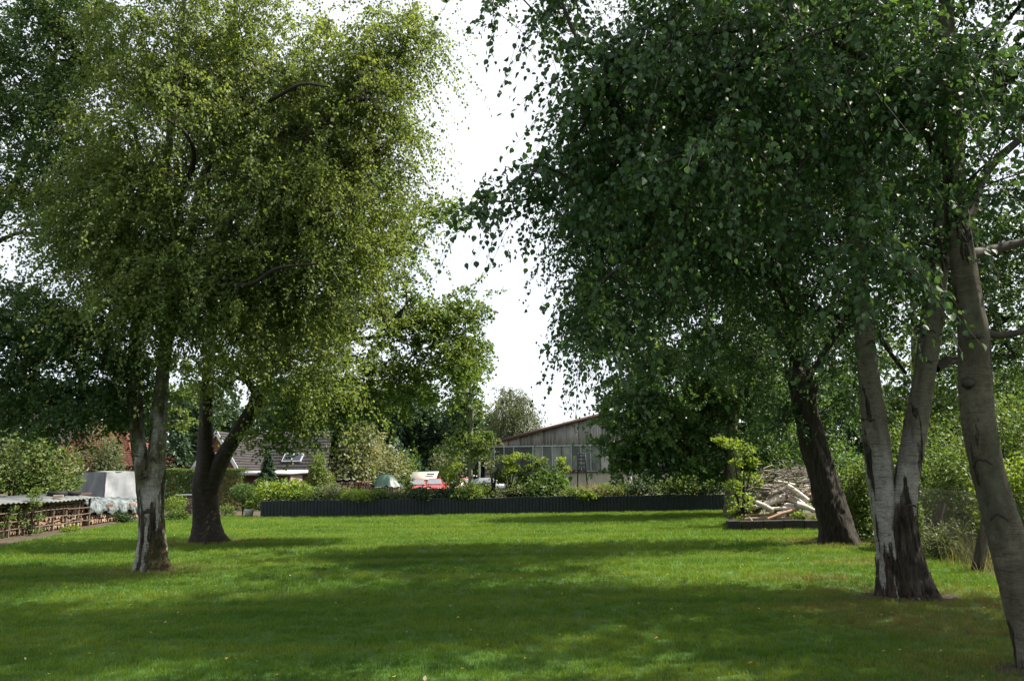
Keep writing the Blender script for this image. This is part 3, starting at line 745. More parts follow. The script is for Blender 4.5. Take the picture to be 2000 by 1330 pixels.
def house_dark():
    Y = 56.0
    e0, e1 = W(458, 926, Y), W(640, 926, Y); rg = W(486, 852, Y+4.5); rg2 = W(650, 852, Y+4.5)
    root = empty('dark_roofed_house', (e0[0], Y, 0), 'house with a wide dark tiled roof and two skylights behind the shed', 'house')
    z = e0[2]; zr = rg[2]+.3
    MB().box(((e0[0]+e1[0])/2, Y+4.5, z/2), (e1[0]-e0[0]-.6, 8.4, z)).done('wall', M_BRICK, root)
    courses(root, ((e0[0], Y-.3, z-.1), (e1[0], Y-.3, z-.1), (rg2[0], Y+4.5, zr), (rg[0], Y+4.5, zr)), 14, M_SLATE, .06, m=24)
    build('rear_roof', [(e0[0], Y+9.3, z-.1), (e1[0], Y+9.3, z-.1), (rg2[0], Y+4.5, zr), (rg[0], Y+4.5, zr)], np.array([(1, 0, 3, 2)]), M_SLATE, root)
    build('hip', [(e0[0], Y-.3, z-.1), (e0[0], Y+9.3, z-.1), (rg[0], Y+4.5, zr)], np.array([(0, 2, 1)]), M_SLATE, root)
    sl = math.atan2(zr-z, 4.8)
    for px in (570, 588):
        p = W(px, 897, Y+2.2); f = (p[2]-z)/(zr-z); yy = Y-.3+4.8*f; c = (p[0], yy, p[2]+.09)
        w = MB().box(c, (.72, 1.05, .12), rx=sl).done('skylight', M_GREYP, root)
        n = np.array((0, -math.sin(sl), math.cos(sl)))
        MB().box(np.array(c)+n*.05, (.58, .9, .05), rx=sl).done('pane', M_GLASS, w)
    p = W(527, 866, Y+4); MB().tube([(p[0], p[1], p[2]-.5), (p[0], p[1], p[2]+.5)], .12, 10).done('vent_pipe', M_WHITE, root)
house_dark()
def house_gable(name, label, Y, apex, right, base_w, mat_w, mat_r, depth=9, windows=()):
    A = W(*apex, Y); E = W(*right, Y); hw = E[0]-A[0]; z = E[2]; zr = A[2]
    root = empty(name, (A[0], Y, 0), label, 'house')
    V = []
    for yy in (Y, Y+depth): V += [(A[0]-hw+.3, yy, 0), (E[0]-.3, yy, 0), (E[0]-.3, yy, z), (A[0], yy, zr-.1), (A[0]-hw+.3, yy, z)]
    F = [np.array([(0, 1, 2, 3, 4), (9, 8, 7, 6, 5)]), np.array([(1, 6, 7, 2), (0, 4, 9, 5)])]
    build('wall', V, F, mat_w, root)
    courses(root, ((E[0], Y-.2, z-.1), (E[0], Y+depth, z-.1), (A[0], Y+depth, zr), (A[0], Y-.2, zr)), 16, mat_r, .06, m=20)
    courses(root, ((A[0]-hw, Y+depth, z-.1), (A[0]-hw, Y-.2, z-.1), (A[0], Y-.2, zr), (A[0], Y+depth, zr)), 16, mat_r, .06, m=20)
    m = MB(); L = math.hypot(hw, zr-z); an = math.atan2(zr-z, hw)
    for sgn in (-1, 1): m.box((A[0]+sgn*hw/2, Y-.24, (z+zr)/2-.08), (L, .06, .2), ry=sgn*an)
    m.done('verge_board', M_WHITE, root)
    for (px, py, w, h) in windows:
        p = W(px, py, Y); f = MB().box((p[0], Y-.02, p[2]), (w, .1, h)).done('window', M_WHITE, root)
        MB().box((p[0], Y-.06, p[2]), (w-.16, .06, h-.16)).done('pane', M_GLASS, f)
    return root
house_gable('brick_house', 'red brick gabled house just right of the bent dark trunk', 50, (425, 842), (472, 925), 3, M_BRICK, M_SLATE, windows=((430, 900, .9, 1.1),))
house_gable('pink_house', 'pale pinkish gabled house at the left edge beyond the dark bushes', 60, (12, 795), (62, 860), 3, simple('pinkish_render', c2((.34, .24, .19), .8), 2, .8), M_SLATE, windows=((20, 838, 1.0, 1.2),))
def house_red():
    Y = 52.0
    e0, e1 = W(160, 912, Y), W(262, 912, Y); zr = W(200, 843, Y+4)[2]
    root = empty('red_roofed_house', (e0[0], Y, 0), 'house with a red tiled hipped roof behind the white covered trailer', 'house')
    z = e0[2]
    MB().box(((e0[0]+e1[0])/2, Y+4.2, z/2), (e1[0]-e0[0]-.6, 7.6, z)).done('wall', M_BRICK, root)
    rl, rr = W(150, 843, Y+4)[0], W(243, 843, Y+4)[0]
    courses(root, ((e0[0]-2, Y, z), (e1[0], Y, z), (rr, Y+4, zr), (rl, Y+4, zr)), 18, M_REDT, .06, m=18)
    courses(root, ((e1[0], Y, z), (e1[0]+.4, Y+8.4, z), (rr, Y+4.05, zr), (rr, Y+4, zr)), 18, M_REDT, .06, m=12)
    build('rear_roof', [(e0[0]-2, Y+8.4, z), (e1[0], Y+8.4, z), (rr, Y+4, zr), (rl, Y+4, zr)], np.array([(1, 0, 3, 2)]), M_REDT, root)
    c = W(185, 838, Y+3.6); ch = MB().box((c[0], c[1], zr), (.7, .7, 1.6), ch=.02).done('chimney', M_BRICK, root)
    MB().box((c[0], c[1], zr+.84), (.82, .82, .1)).done('chimney_cap', M_GREYP, ch)
house_red()
def shed():
    Y = 44.0; a, b, c = W(470, 925, Y), W(566, 926, Y), W(590, 923, Y+2.4)
    M_PL = [simple('shed_plank%d' % i, c2(q, .7), 4, .85, 6, (3, 3, .4)) for i, q in enumerate(((.30, .25, .21), (.24, .2, .165), (.16, .08, .06)))]  # last tone: reddish front planks, their shade put into the colour too
    root = empty('garden_shed', (b[0], Y, 0), 'small wooden plank shed with a flat white roof behind the little fir', 'shed')
    zt = b[2]-.05
    def face(p, q, n, mats):
        p, q = np.array(p), np.array(q); d = (q-p)[:2]; L = np.linalg.norm(d); an = math.atan2(d[1], d[0]); rg = random.Random(n)
        for i in range(n):
            m = p+(q-p)*(i+.5)/n; MB().box((m[0], m[1], zt/2), (L/n-.012, .04+rg.uniform(0, .012), zt), rz=an, ch=.006).done('plank', rg.choice(mats), root)
    face((a[0], Y, 0), (b[0], Y, 0), 16, [M_PL[2]]); face((b[0]+.03, Y, 0), (c[0], Y+2.4, 0), 11, M_PL[:2])
    build('roof', [(a[0]-.2, Y-.35, zt+.02), (b[0]+.15, Y-.35, zt+.02), (c[0]+.3, Y+2.6, zt+.12), (a[0]-.2, Y+2.6, zt+.12),
                   (a[0]-.2, Y-.35, zt+.2), (b[0]+.15, Y-.35, zt+.2), (c[0]+.3, Y+2.6, zt+.3), (a[0]-.2, Y+2.6, zt+.3)],
          np.array([(3, 2, 1, 0), (4, 5, 6, 7), (0, 1, 5, 4), (1, 2, 6, 5), (2, 3, 7, 6), (3, 0, 4, 7)]), M_WHITE, root)
    MB().box(((a[0]+b[0])/2, Y-.05, 1.0), (.8, .05, 1.9)).done('door', M_PL[2], root)
shed()

# ================================================================== YARD THINGS
M_TARPW = simple('white_tarpaulin', c2((.34, .35, .37), .75), 1.5, .5, 5, bump=.5, bscale=3)
M_TARPSH = simple('shaded_tarpaulin', c2((.17, .18, .19), .8), 1.5, .55, 5, bump=.4, bscale=3)  # darker copy of the white cover; the left sides' shade is in its colour
M_SILVER = simple('silver_tarpaulin', [(.40, (.02, .026, .026)), (.64, (.17, .2, .2))], 4, .3, 7, bump=.8, bscale=9, spec=.6)
M_TYRE = simple('black_rubber', c2((.014, .014, .015)), 9, .75)
M_METAL = simple('dull_steel', c2((.4, .4, .41), .7), 6, .4, metal=.7)
def trailer():
    Y = 35.0; c0 = W(202, 990, Y); root = empty('covered_trailer', (c0[0], Y, 0), 'white tarpaulin covered box trailer, grey on its shaded side, beyond the firewood stack', 'trailer')
    cx, zt, zb = c0[0], W(202, 921, Y)[2], .45
    l = W(145, 940, Y+1.6); r = W(282, 940, Y+1.3)
    ps = np.array([l[0], Y+1.6]); pe = np.array([r[0], Y+1.3]); pm = np.array([cx, Y])
    def panel(name, p, q, mat, n=14, bulge=.0, seed=1):
        rg = np.random.default_rng(seed); V = []; F = []; nz_ = 7
        d = q-p; nrm = np.array([d[1], -d[0]])/np.linalg.norm(d)
        for k in range(nz_):
            f = k/(nz_-1)
            for i in range(n+1):
                t = i/n; drop = (.32*max(0, (t-.82)/.18)**2 if bulge else 0)
                xy = p+d*t+nrm*(.05*math.sin(9*t+5*f)*math.sin(3.1*f+t)+.03*math.sin(17*t-7*f)+.02*rg.normal()*(0 < f < 1)); V.append((xy[0], xy[1], zb+(zt-zb)*f-drop*f))
        for k in range(nz_-1):
            for i in range(n): F.append((k*(n+1)+i, k*(n+1)+i+1, (k+1)*(n+1)+i+1, (k+1)*(n+1)+i))
        return build(name, V, np.array(F), mat, root, smooth=True)
    panel('side_cover', ps, pm, M_TARPSH); panel('front_cover', pm, pe, M_TARPW, bulge=1, seed=2)
    back = ps+pe-pm
    V = [(*pm, zt), (*pe, zt-.3), (*(pe+(pm-pe)*.18), zt), (*back, zt-.25), (*(back+(ps-back)*.18), zt+.06), (*ps, zt), (*((pm+ps)/2), zt+.02)]
    build('top_cover', V, [np.array([(0, 2, 4, 5, 6)]), np.array([(2, 1, 3, 4)])], M_TARPW, root)
    panel('rear_cover', pe, back, M_TARPW, seed=3); panel('far_cover', back, ps, M_TARPSH, seed=4)
    MB().tube([(*(pm-np.array([0, .02])), zb), (*(pm-np.array([0, .02])), zt)], .035, 6).done('corner_trim', simple('purple_trim', c2((.11, .07, .10)), 4, .6), root)
    MB().box(((ps[0]+pe[0])/2, (ps[1]+pe[1])/2, .42), (2.6, 1.6, .12)).done('chassis', M_METAL, root)
    for t in (.2, .8):
        p = ps+(pm-ps)*t if t < .5 else pm+(pe-pm)*.5
        q = np.array([p[0], p[1]+.12, .3])
        MB().tube([q-np.array([0, .1, 0]), q+np.array([0, .1, 0])], .3, 18).done('wheel', M_TYRE, root)
trailer()

# firewood stack behind rails, with corrugated sheet
M_LOGEND = [simple('cut_wood%d' % i, [(.3, tuple(x*.6 for x in c)), (.7, c)], 9, .85, 6) for i, c in enumerate(((.25, .165, .11), (.31, .21, .14), (.19, .12, .08), (.34, .26, .19)))]
M_OLDW = simple('weathered_timber', [(.3, (.07, .055, .042)), (.7, (.16, .13, .10))], 5, .85, 7, (1, 1, 3))
M_CORR = simple('corrugated_sheet_grey', [(.3, (.05, .052, .048)), (.7, (.13, .138, .135))], 1.5, .5, 6)
def woodstack(name, label, p0, p1, h0, h1, depth, n_target, seed):
    rg = random.Random(seed); root = empty(name, p0, label, 'firewood')
    d = p1-p0; L = np.linalg.norm(d); u = d/L; nv = np.array([-u[1], u[0], 0])
    ang = math.atan2(nv[1], nv[0])
    bases = []
    for v in range(6):
        k = rg.choice((3, 4, 5, 6)); m = MB(); pts = []
        rr = [1*(.8+.35*rg.random()) for _ in range(k)]
        V = [(0, rr[j]*math.cos(6.283*j/k+.4), rr[j]*math.sin(6.283*j/k+.4)) for j in range(k)]
        V = V+[(depth, y, z) for _, y, z in V]
        F = [tuple(range(k))[::-1], tuple(range(k, 2*k))]+[(j, (j+1) % k, k+(j+1) % k, k+j) for j in range(k)]
        for mi, mt in enumerate(M_LOGEND):
            me = bpy.data.meshes.new('log'); me.from_pydata(V, [], F); me.materials.append(mt); bases.append(me)
    r = math.sqrt(L*(h0+h1)/2/n_target)/2*1.02; z = r; row = 0; cnt = 0
    while z < max(h0, h1):
        s = r*(1 if row % 2 else 1.5)
        while s < L-r:
            hh = h0+(h1-h0)*s/L
            if z < hh:
                o = link(rg.choice(bases), 'log', root); p = u*s; k = r*(.82+.28*rg.random())
                o.location = (p[0]-nv[0]*rg.uniform(-.02, .06), p[1]-nv[1]*rg.uniform(-.02, .06), z+rg.uniform(-.012, .012)); o.scale = (1, k, k)
                o.rotation_euler = (rg.uniform(-.5, .5), 0, ang+rg.uniform(-.06, .06)); cnt += 1
            s += 2*r
        z += r*1.85; row += 1
    return root, u, nv, L
S0, S1, S2 = G(-70, 1060), G(163, 1027), G(288, 1008)
root, u, nv, L = woodstack('firewood_stack', 'long split firewood stack behind wooden rails at the left edge', S0, S1, .98, .98, .5, 230, 1)
def stack_extras():
    # rails and posts in front
    f = empty('rail_fence', S0-nv*.14, 'thin weathered wooden rail fence holding back the long firewood stack', 'fence')
    for i in range(9):
        p = S0-nv*.16+u*(L*i/8); MB().box((p[0], p[1], .52), (.07, .07, 1.08), rz=.3, ch=.006, ry=.04*math.sin(i*2)).done('post', M_OLDW, f)
    an = math.atan2(u[1], u[0])
    for k, z in enumerate((.22, .46, .7, .9)):
        for i in range(4):
            p = S0-nv*.21+u*(L*(i+.5)/4); MB().box((p[0], p[1], z+.015*math.sin(i*3+k)), (L/4+.05, .025, .028), rz=an, ry=.012*math.sin(i+k*2)).done('rail', M_OLDW, f)
    # corrugated cover
    n = 120; V = []; F = []
    for j, (off, zz) in enumerate(((-.42, 1.0), (.3, 1.1), (1.3, 1.19))):
        for lay in (0, 1):
            for i in range(n+1):
                s = L*1.02*i/n; p = S0+u*s+nv*off; V.append((p[0], p[1], zz+.022*math.sin(i*1.35)-.025*lay*.6+.02*math.sin(s*1.1)))
    w = n+1
    for i in range(n):
        F += [(0*w+i, 0*w+i+1, 2*w+i+1, 2*w+i), (2*w+i, 2*w+i+1, 4*w+i+1, 4*w+i), (1*w+i+1, 1*w+i, 3*w+i, 3*w+i+1), (3*w+i+1, 3*w+i, 5*w+i, 5*w+i+1), (1*w+i, 1*w+i+1, i+1, i), (4*w+i, 4*w+i+1, 5*w+i+1, 5*w+i)]
    tag(build('corrugated_sheet', V, np.array(F), M_CORR, None, smooth=False), 'pale corrugated roofing sheet lying over the long firewood stack', 'roof sheet')
    # tyres, plank and block lying on the sheet
    for k, (px, py, lab) in enumerate(((122, 957, 'black car tyre lying on the corrugated sheet, nearer the dark bushes'), (155, 957, 'black car tyre lying on the corrugated sheet, nearer the silver tarpaulin'))):
        p = S0+u*(L*(.80 if k == 0 else .945)) + nv*.35; zc = 1.21
        V = []; F = []; na, nb = 24, 10
        for i in range(na):
            a = 6.283*i/na
            for j in range(nb):
                b = 6.283*j/nb; cb = math.copysign(abs(math.cos(b))**.6, math.cos(b)); sb = math.copysign(abs(math.sin(b))**.6, math.sin(b))
                q = .25+.075*cb; V.append((p[0]+q*math.cos(a), p[1]+q*math.sin(a), zc+.085*sb))
        for i in range(na):
            for j in range(nb): F.append((i*nb+j, ((i+1) % na)*nb+j, ((i+1) % na)*nb+(j+1) % nb, i*nb+(j+1) % nb))
        tag(build('car_tyre', V, np.array(F), M_TYRE, None, smooth=True), lab, 'tyre', 'tyres on the corrugated sheet')
    p = S0+u*L*.68+nv*-.1; tag(MB().box((p[0], p[1], 1.13), (.3, .16, .1), rz=.4, ch=.01).done('wood_block', M_LOGEND[3], None), 'short pale timber block weighing down the corrugated sheet', 'block')
    a = S0+u*L*.25+nv*.9; m = MB().box((a[0], a[1], 1.23), (3.6, .14, .05), rz=an, ch=.006); tag(m.done('plank', M_OLDW, None), 'long brown plank lying along the back of the corrugated sheet', 'plank')
stack_extras()
root2, u2, nv2, L2 = woodstack('low_firewood_stack', 'lower firewood stack with reddish split logs under the silver tarpaulin', S1+u*.15, S2, .72, .6, .5, 110, 3)
def silver():
    nI, nJ = 60, 18; rng = np.random.default_rng(8); V = []; F = []
    prof = [(-.16, .52), (-.14, .68), (-.05, .82), (.15, .95), (.5, 1.0), (1.0, .98), (1.4, .9)]
    for i in range(nI+1):
        s = -.15+(L2*1.05)*i/nI; base = S1+u*.15+u2*s
        for j in range(nJ+1):
            t = j/nJ*(len(prof)-1); k = min(int(t), len(prof)-2); f = t-k
            off = prof[k][0]*(1-f)+prof[k+1][0]*f; z = prof[k][1]*(1-f)+prof[k+1][1]*f
            z += .05*math.sin(s*5+off*4)+.03*math.sin(s*13-off*9)+.009*rng.normal()+(-.12*abs(math.sin(s*2.3))*(j < 5)) - .18*(i/nI)
            q = base+nv2*(off+.03*math.sin(s*11+j)); V.append((q[0], q[1], z))
    for i in range(nI):
        for j in range(nJ): F.append((i*(nJ+1)+j, (i+1)*(nJ+1)+j, (i+1)*(nJ+1)+j+1, i*(nJ+1)+j+1))
    tag(build('silver_tarpaulin', V, np.array(F), M_SILVER, None), 'crumpled shiny silver tarpaulin thrown over the lower firewood stack', 'tarpaulin')
    M_BR = simple('pink_brick', c2((.4, .24, .17), .75), 5, .9)
    for k, (s, lab) in enumerate(((.25, 'brick on the silver tarpaulin edge, nearest the tyres'), (.62, 'brick holding the middle of the silver tarpaulin edge'), (.9, 'brick on the silver tarpaulin edge beside the birch trunk'))):
        p = S1+u*.15+u2*(L2*s)-nv2*.2; tag(MB().box((p[0], p[1], .68-.1*k*.5), (.24, .12, .115), rz=.4+k*.3, ch=.006).done('brick', M_BR, None), lab, 'brick', 'bricks on the silver tarpaulin')
    p = S1+u2*L2*.5+nv2*1.6; tag(MB().box((p[0], p[1], 1.12), (2.4, .1, .08), rz=math.atan2(u2[1], u2[0])).done('timber_beam', M_RUST, None), 'reddish brown beam lying behind the silver tarpaulin before the trailer', 'beam')
silver()

# clipped hedge, and brick heap in front
def hedge(name, label, a, b, h, depth, n, lmat, seed, leaf=.08):
    rng = np.random.default_rng(seed); d = b-a; L = np.linalg.norm(d); uu = d/L; nn_ = np.array([-uu[1], uu[0], 0])
    root = empty(name, a, label, 'hedge')
    s = rng.random(n)*L; z = rng.random(n)*h; o = rng.random(n)*depth
    f = rng.random(n); fr = f < .5; tp = (f >= .5) & (f < .78)
    o[fr] = np.abs(rng.normal(size=fr.sum()))*.09; z[tp] = h-np.abs(rng.normal(size=tp.sum()))*.09
    P = a+uu*s[:, None]+nn_*o[:, None]; P[:, 2] = z+.03*np.sin(s*3)
    D = rnd_unit(rng, n); Nn = rnd_unit(rng, n)*.8; Nn[fr] -= nn_*.5; Nn[:, 2] += .5
    cl = .5+.5*np.sin(s*2.7+z*3)*np.sin(s*1.1-z*2.2)
    V, F, t = leafgeo(P, D, Nn, leaf*(.6+.7*rng.random(n)), np.clip(cl*.5+rng.random(n)*.5, 0, 1), KITE)
    build('foliage', V, F, lmat, root, attrs={'tint': t})
    m = MB()
    for i in range(int(L/.5)):
        p = a+uu*(i*.5+.25)+nn_*depth*.5; m.tube([(p[0], p[1], 0), (p[0]+.05, p[1], h*.5), (p[0]-.05, p[1], h*.9)], [.03, .02, .008], 5, False)
    m.done('stems', B_TWIG, root, True)
    return root
ha, hb = W(312, 1000, 42.), W(470, 1000, 42.); ha[2] = hb[2] = 0
hedge('clipped_hedge', 'tall flat-topped clipped green hedge between birch and cherry trunks', ha, hb, 2.2, 1.0, 17000, L_SHRUB, 4)
pb = W(364, 990, 37.)
def brickheap():
    rg = random.Random(6); root = empty('brick_stack', (pb[0], pb[1], 0), 'small square stack of old bricks before the clipped hedge', 'bricks')
    M_ = [simple('old_brick%d' % i, c2(c, .75), 6, .9) for i, c in enumerate(((.2, .15, .12), (.28, .22, .18), (.15, .11, .09)))]
    for z in range(11):
        for i in range(3):
            for j in range(2):
                MB().box((pb[0]+(i-1)*.25+rg.uniform(-.012, .012), pb[1]+(j-.5)*.26+rg.uniform(-.01, .01), .04+z*.078), (.235, .115 if j else .22, .07), rz=rg.uniform(-.05, .05), ch=.005).done('brick', rg.choice(M_), root)
    MB().box((pb[0], pb[1], .93), (.9, .7, .05), rz=.06).done('cover_slab', M_GREYP, root)
brickheap()

# pot, stick at wall end
pp = G(486, 1010)
M_POT = simple('white_pot', c2((.62, .60, .58), .85), 4, .5)
def pot():
    root = empty('plant_pot', pp, 'white plant pot with green plant at the left end of the black wall', 'pot')
    m = MB(); V, F = tube([(pp[0], pp[1], .0), (pp[0], pp[1], .3), (pp[0], pp[1], .34), (pp[0], pp[1], .345), (pp[0], pp[1], .3)], [.15, .2, .215, .19, .18], 18); m.add(V, F); m.done('pot', M_POT, root, True)
    rng = np.random.default_rng(2); n = 160; P = pp+np.array([0, 0, .5])+rnd_unit(rng, n)*np.array([.22, .2, .22])*rng.random((n, 1)); D = rnd_unit(rng, n); D[:, 2] += .5; Nn = rnd_unit(rng, n); Nn[:, 2] += .6
    V, F, t = leafgeo(P, D, Nn, np.full(n, .11), rng.random(n), OVATE); build('foliage', V, F, L_BRIGHT, root, attrs={'tint': t})
pot()
p = G(512, 1011); tag(MB().tube([(p[0], p[1], -.05), (p[0]+.02, p[1], .3), (p[0]-.03, p[1], .55), (p[0]+.03, p[1], .72)], [.02, .018, .016, .012], 6).done('bamboo_stick', simple('pale_cane', c2((.35, .3, .18)), 6, .6), None, True), 'pale crooked stick leaning at the left end of the black wall', 'stick')

# stacks and covered heap beyond the bed
def yard():
    Y = 58.0
    for px0, px1, top, lab, sd, lift_ in ((652, 690, 938, 'orange brown log stack in the yard with a pale cover, beside the big rhododendron', 5, True), (694, 725, 937, 'orange brown log stack in the yard next to the green tarpaulin heap', 6, False)):
        a, b = W(px0, 960, Y), W(px1, 960, Y); a[2] = b[2] = 0; h = W(px0, top, Y)[2]
        r_, uu, n_, l_ = woodstack('yard_log_stack', lab, a, b, h, h*.96, .9, 50, sd)
        r_['group'] = 'log stacks in the yard'
        if lift_:
            c = (a+b)/2+n_*.4; V = []; F = []
            for i in range(9):
                for j in range(5):
                    q = a+uu*l_*(i/8*1.06-.03)+n_*(j/4*1.1-.1); V.append((q[0], q[1], h+.06+.04*math.sin(i*2.1+j)))
            for i in range(8):
                for j in range(4): F.append((i*5+j, (i+1)*5+j, (i+1)*5+j+1, i*5+j+1))
            tag(build('pale_cover_sheet', V, np.array(F), M_TARPW, None, smooth=True), 'pale sheet covering the left orange log stack in the yard', 'sheet')
    # green tarp heap
    c = W(750, 955, Y); cx = c[0]; hw = W(783, 955, Y)[0]-cx; zt = W(750, 926, Y)[2]
    root = empty('covered_heap', (cx, Y+.8, 0), 'round firewood heap under a dark green tarpaulin in the yard', 'heap')
    rng = np.random.default_rng(4); V = []; F = []; na, nb = 40, 9
    for j in range(nb):
        f = j/(nb-1); 
        for i in range(na):
            a = 6.283*i/na; rr = hw*f**.85; z = zt-(zt*.5)*f**1.7+.09*math.sin(a*7+f*5)*f+.07*rng.normal()*f
            V.append((cx+rr*math.cos(a)*(1+.03*math.sin(a*9)), Y+.8+rr*.8*math.sin(a), z))
    for j in range(nb-1):
        for i in range(na): F.append((j*na+i, (j+1)*na+i, (j+1)*na+(i+1) % na, j*na+(i+1) % na))
    build('green_tarpaulin', V, np.array(F), simple('green_tarpaulin', [(.3, (.012, .032, .024)), (.7, (.028, .062, .048))], 2, .45, 5, bump=.4, bscale=4), root, smooth=True)
    rg = random.Random(4)
    for z in np.arange(.1, zt*.5, .17):
        for i in range(34):
            a = 6.283*i/34+z; q = (cx+hw*.9*math.cos(a), Y+.8+hw*.72*math.sin(a), z)
            MB().tube([(cx+hw*.5*math.cos(a), Y+.8+hw*.4*math.sin(a), z), q], .075, 6).done('log', rg.choice(M_LOGEND), root)
yard()

# pale sheet roof of a small stand
def stand():
    Y = 72.0; a, b, c, d = W(800, 939, Y), W(851, 937, Y), W(857, 922, Y+2.2), W(806, 923, Y+2.2)
    root = empty('open_stand', (a[0], Y, 0), 'low stand with a slanting pale sheet roof behind the two red cars', 'shelter')
    q = [a, b, c, d]; V = [x for x in q]+[x+np.array([0, 0, .08]) for x in q]
    build('roof', V, np.array([(3, 2, 1, 0), (4, 5, 6, 7), (0, 1, 5, 4), (1, 2, 6, 5), (2, 3, 7, 6), (3, 0, 4, 7)]), simple('pale_sheet', c2((.36, .355, .29), .8), 2, .6), root)
    for x in q: MB().tube([(x[0], x[1], 0), (x[0], x[1], x[2])], .05, 6).done('post', M_OLDW, root)
    p = (b+c)/2+np.array([-.6, -.2, .12]); MB().box((p[0], p[1], p[2]+.05), (.7, .3, .12), ch=.03).done('roof_hatch', M_TYRE, root)
stand()

def paint(name, col): return simple(name, c2(col, .9), 3, .25, spec=.6)
P_RED, P_DRED, P_SILV = paint('red_car_paint', (.30, .018, .015)), paint('dark_red_car_paint', (.22, .02, .03)), paint('silver_car_paint', (.16, .18, .19))
M_CGL = simple('car_glass', c2((.16, .18, .2), .8), 2, .05, spec=1.0)  # pale base colour stands in for sky reflected in the windows
M_LAMP = simple('headlight_glass', c2((.7, .7, .7), .9), 4, .1)
def car(label, loc, rz, pm, name='parked_car'):
    root = empty(name, loc, label, 'car', None, rz=rz if rz else 1e-6); root['group'] = 'cars parked in the yard'
    # sections along the length (y = -2 front): y, half width, sill, shoulder
    sec = [(-2.02, .62, .42, .58), (-1.95, .74, .3, .68), (-1.5, .82, .24, .80), (-.75, .85, .22, .92), (.2, .86, .22, .95), (1.2, .85, .22, .97), (1.75, .80, .26, .96), (2.0, .72, .36, .88)]
    V = []; F = []
    for y, w, s, h in sec:
        for (fx, fz) in ((-.86, 0), (-1, .25), (-1, .62), (-.93, .93), (-.7, 1.0), (0, 1.035), (.7, 1.0), (.93, .93), (1, .62), (1, .25), (.86, 0)):
            V.append((w*fx, y, s+(h-s)*fz))
    k = 11
    for i in range(len(sec)-1):
        for j in range(k): F.append((i*k+j, i*k+(j+1) % k, (i+1)*k+(j+1) % k, (i+1)*k+j))
    m = MB().add(V, F); m.f += [tuple(range(k)), tuple(range((len(sec)-1)*k, len(sec)*k))[::-1]]
    body = m.done('body', pm, root, True, local=True)
    # cabin
    cs = [(-.85, .74, .90, .0), (-.15, .66, .93, .44), (.25, .65, .94, .49), (1.05, .64, .95, .46), (1.72, .72, .94, .0)]
    V = []; F = []
    for y, w, z, h in cs:
        wt = w*(.86 if h else 1)
        V += [(-w-.02, y, z), (-wt, y, z+h*.86), (-wt*.8, y, z+h), (wt*.8, y, z+h), (wt, y, z+h*.86), (w+.02, y, z)]
    for i in range(4):
        for j in range(5): F.append((i*6+j, (i+1)*6+j, (i+1)*6+j+1, i*6+j+1))
    MB().add(V, F).done('roof', pm, body, True, local=True)
    n = np.array
    def glass(nm, q, off):
        q = [n(x)+n(off) for x in q]; MB().add(q, [(0, 1, 2, 3)]).done(nm, M_CGL, root, local=True)
    glass('windscreen', [(-.63, -.76, .96), (.63, -.76, .96), (.51, -.2, 1.32), (-.51, -.2, 1.32)], (0, -.03, .022))
    glass('rear_window', [(.6, 1.62, 1.0), (-.6, 1.62, 1.0), (-.5, 1.13, 1.33), (.5, 1.13, 1.33)], (0, .03, .025))
    for s in (-1, 1):
        q = [(s*.745, -.55, 1.0), (s*.745, 1.35, 1.02), (s*.585, 1.0, 1.32), (s*.585, -.12, 1.31)]
        glass('side_window', q if s > 0 else q[::-1], (s*.012, 0, .01))
        MB().box((s*.52, -1.97, .62), (.3, .09, .13), ch=.02).done('headlight', M_LAMP, root, local=True)
        MB().box((s*.93, -.55, .98), (.16, .1, .12), ch=.03).done('wing_mirror', pm, root, local=True)
        for y in (-1.28, 1.25):
            w = MB().tube([(s*.70, y, .3), (s*.86, y, .3)], .3, 20).done('wheel', M_TYRE, root, local=True)
            MB().tube([(s*.85, y, .3), (s*.875, y, .3)], .19, 14).done('rim', M_METAL, w, local=True)
    MB().box((0, -2.02, .60), (.62, .06, .10), ch=.01).done('grille', M_TYRE, root, local=True)
    MB().box((0, -2.02, .42), (1.4, .12, .14), ch=.03).done('bumper', M_TYRE, root, local=True)
    MB().box((0, -2.085, .42), (.5, .02, .11)).done('number_plate', M_WHITE, root, local=True)
    return root
for px, Y, rz, pm, lab in ((815, 66, .12, P_RED, 'bright red car facing the lawn, nearer the green tarpaulin heap'), (849, 67, .05, P_RED, 'bright red car facing the lawn, nearer the young tree'),
                           (901, 69, -.7, P_DRED, 'dark red car parked side-on behind the young tree'), (938, 66, -1.2, P_SILV, 'silver car in front of the dark red car by the young tree')):
    c = W(px, 950, Y); car(lab, (c[0], Y, 0), rz, pm)

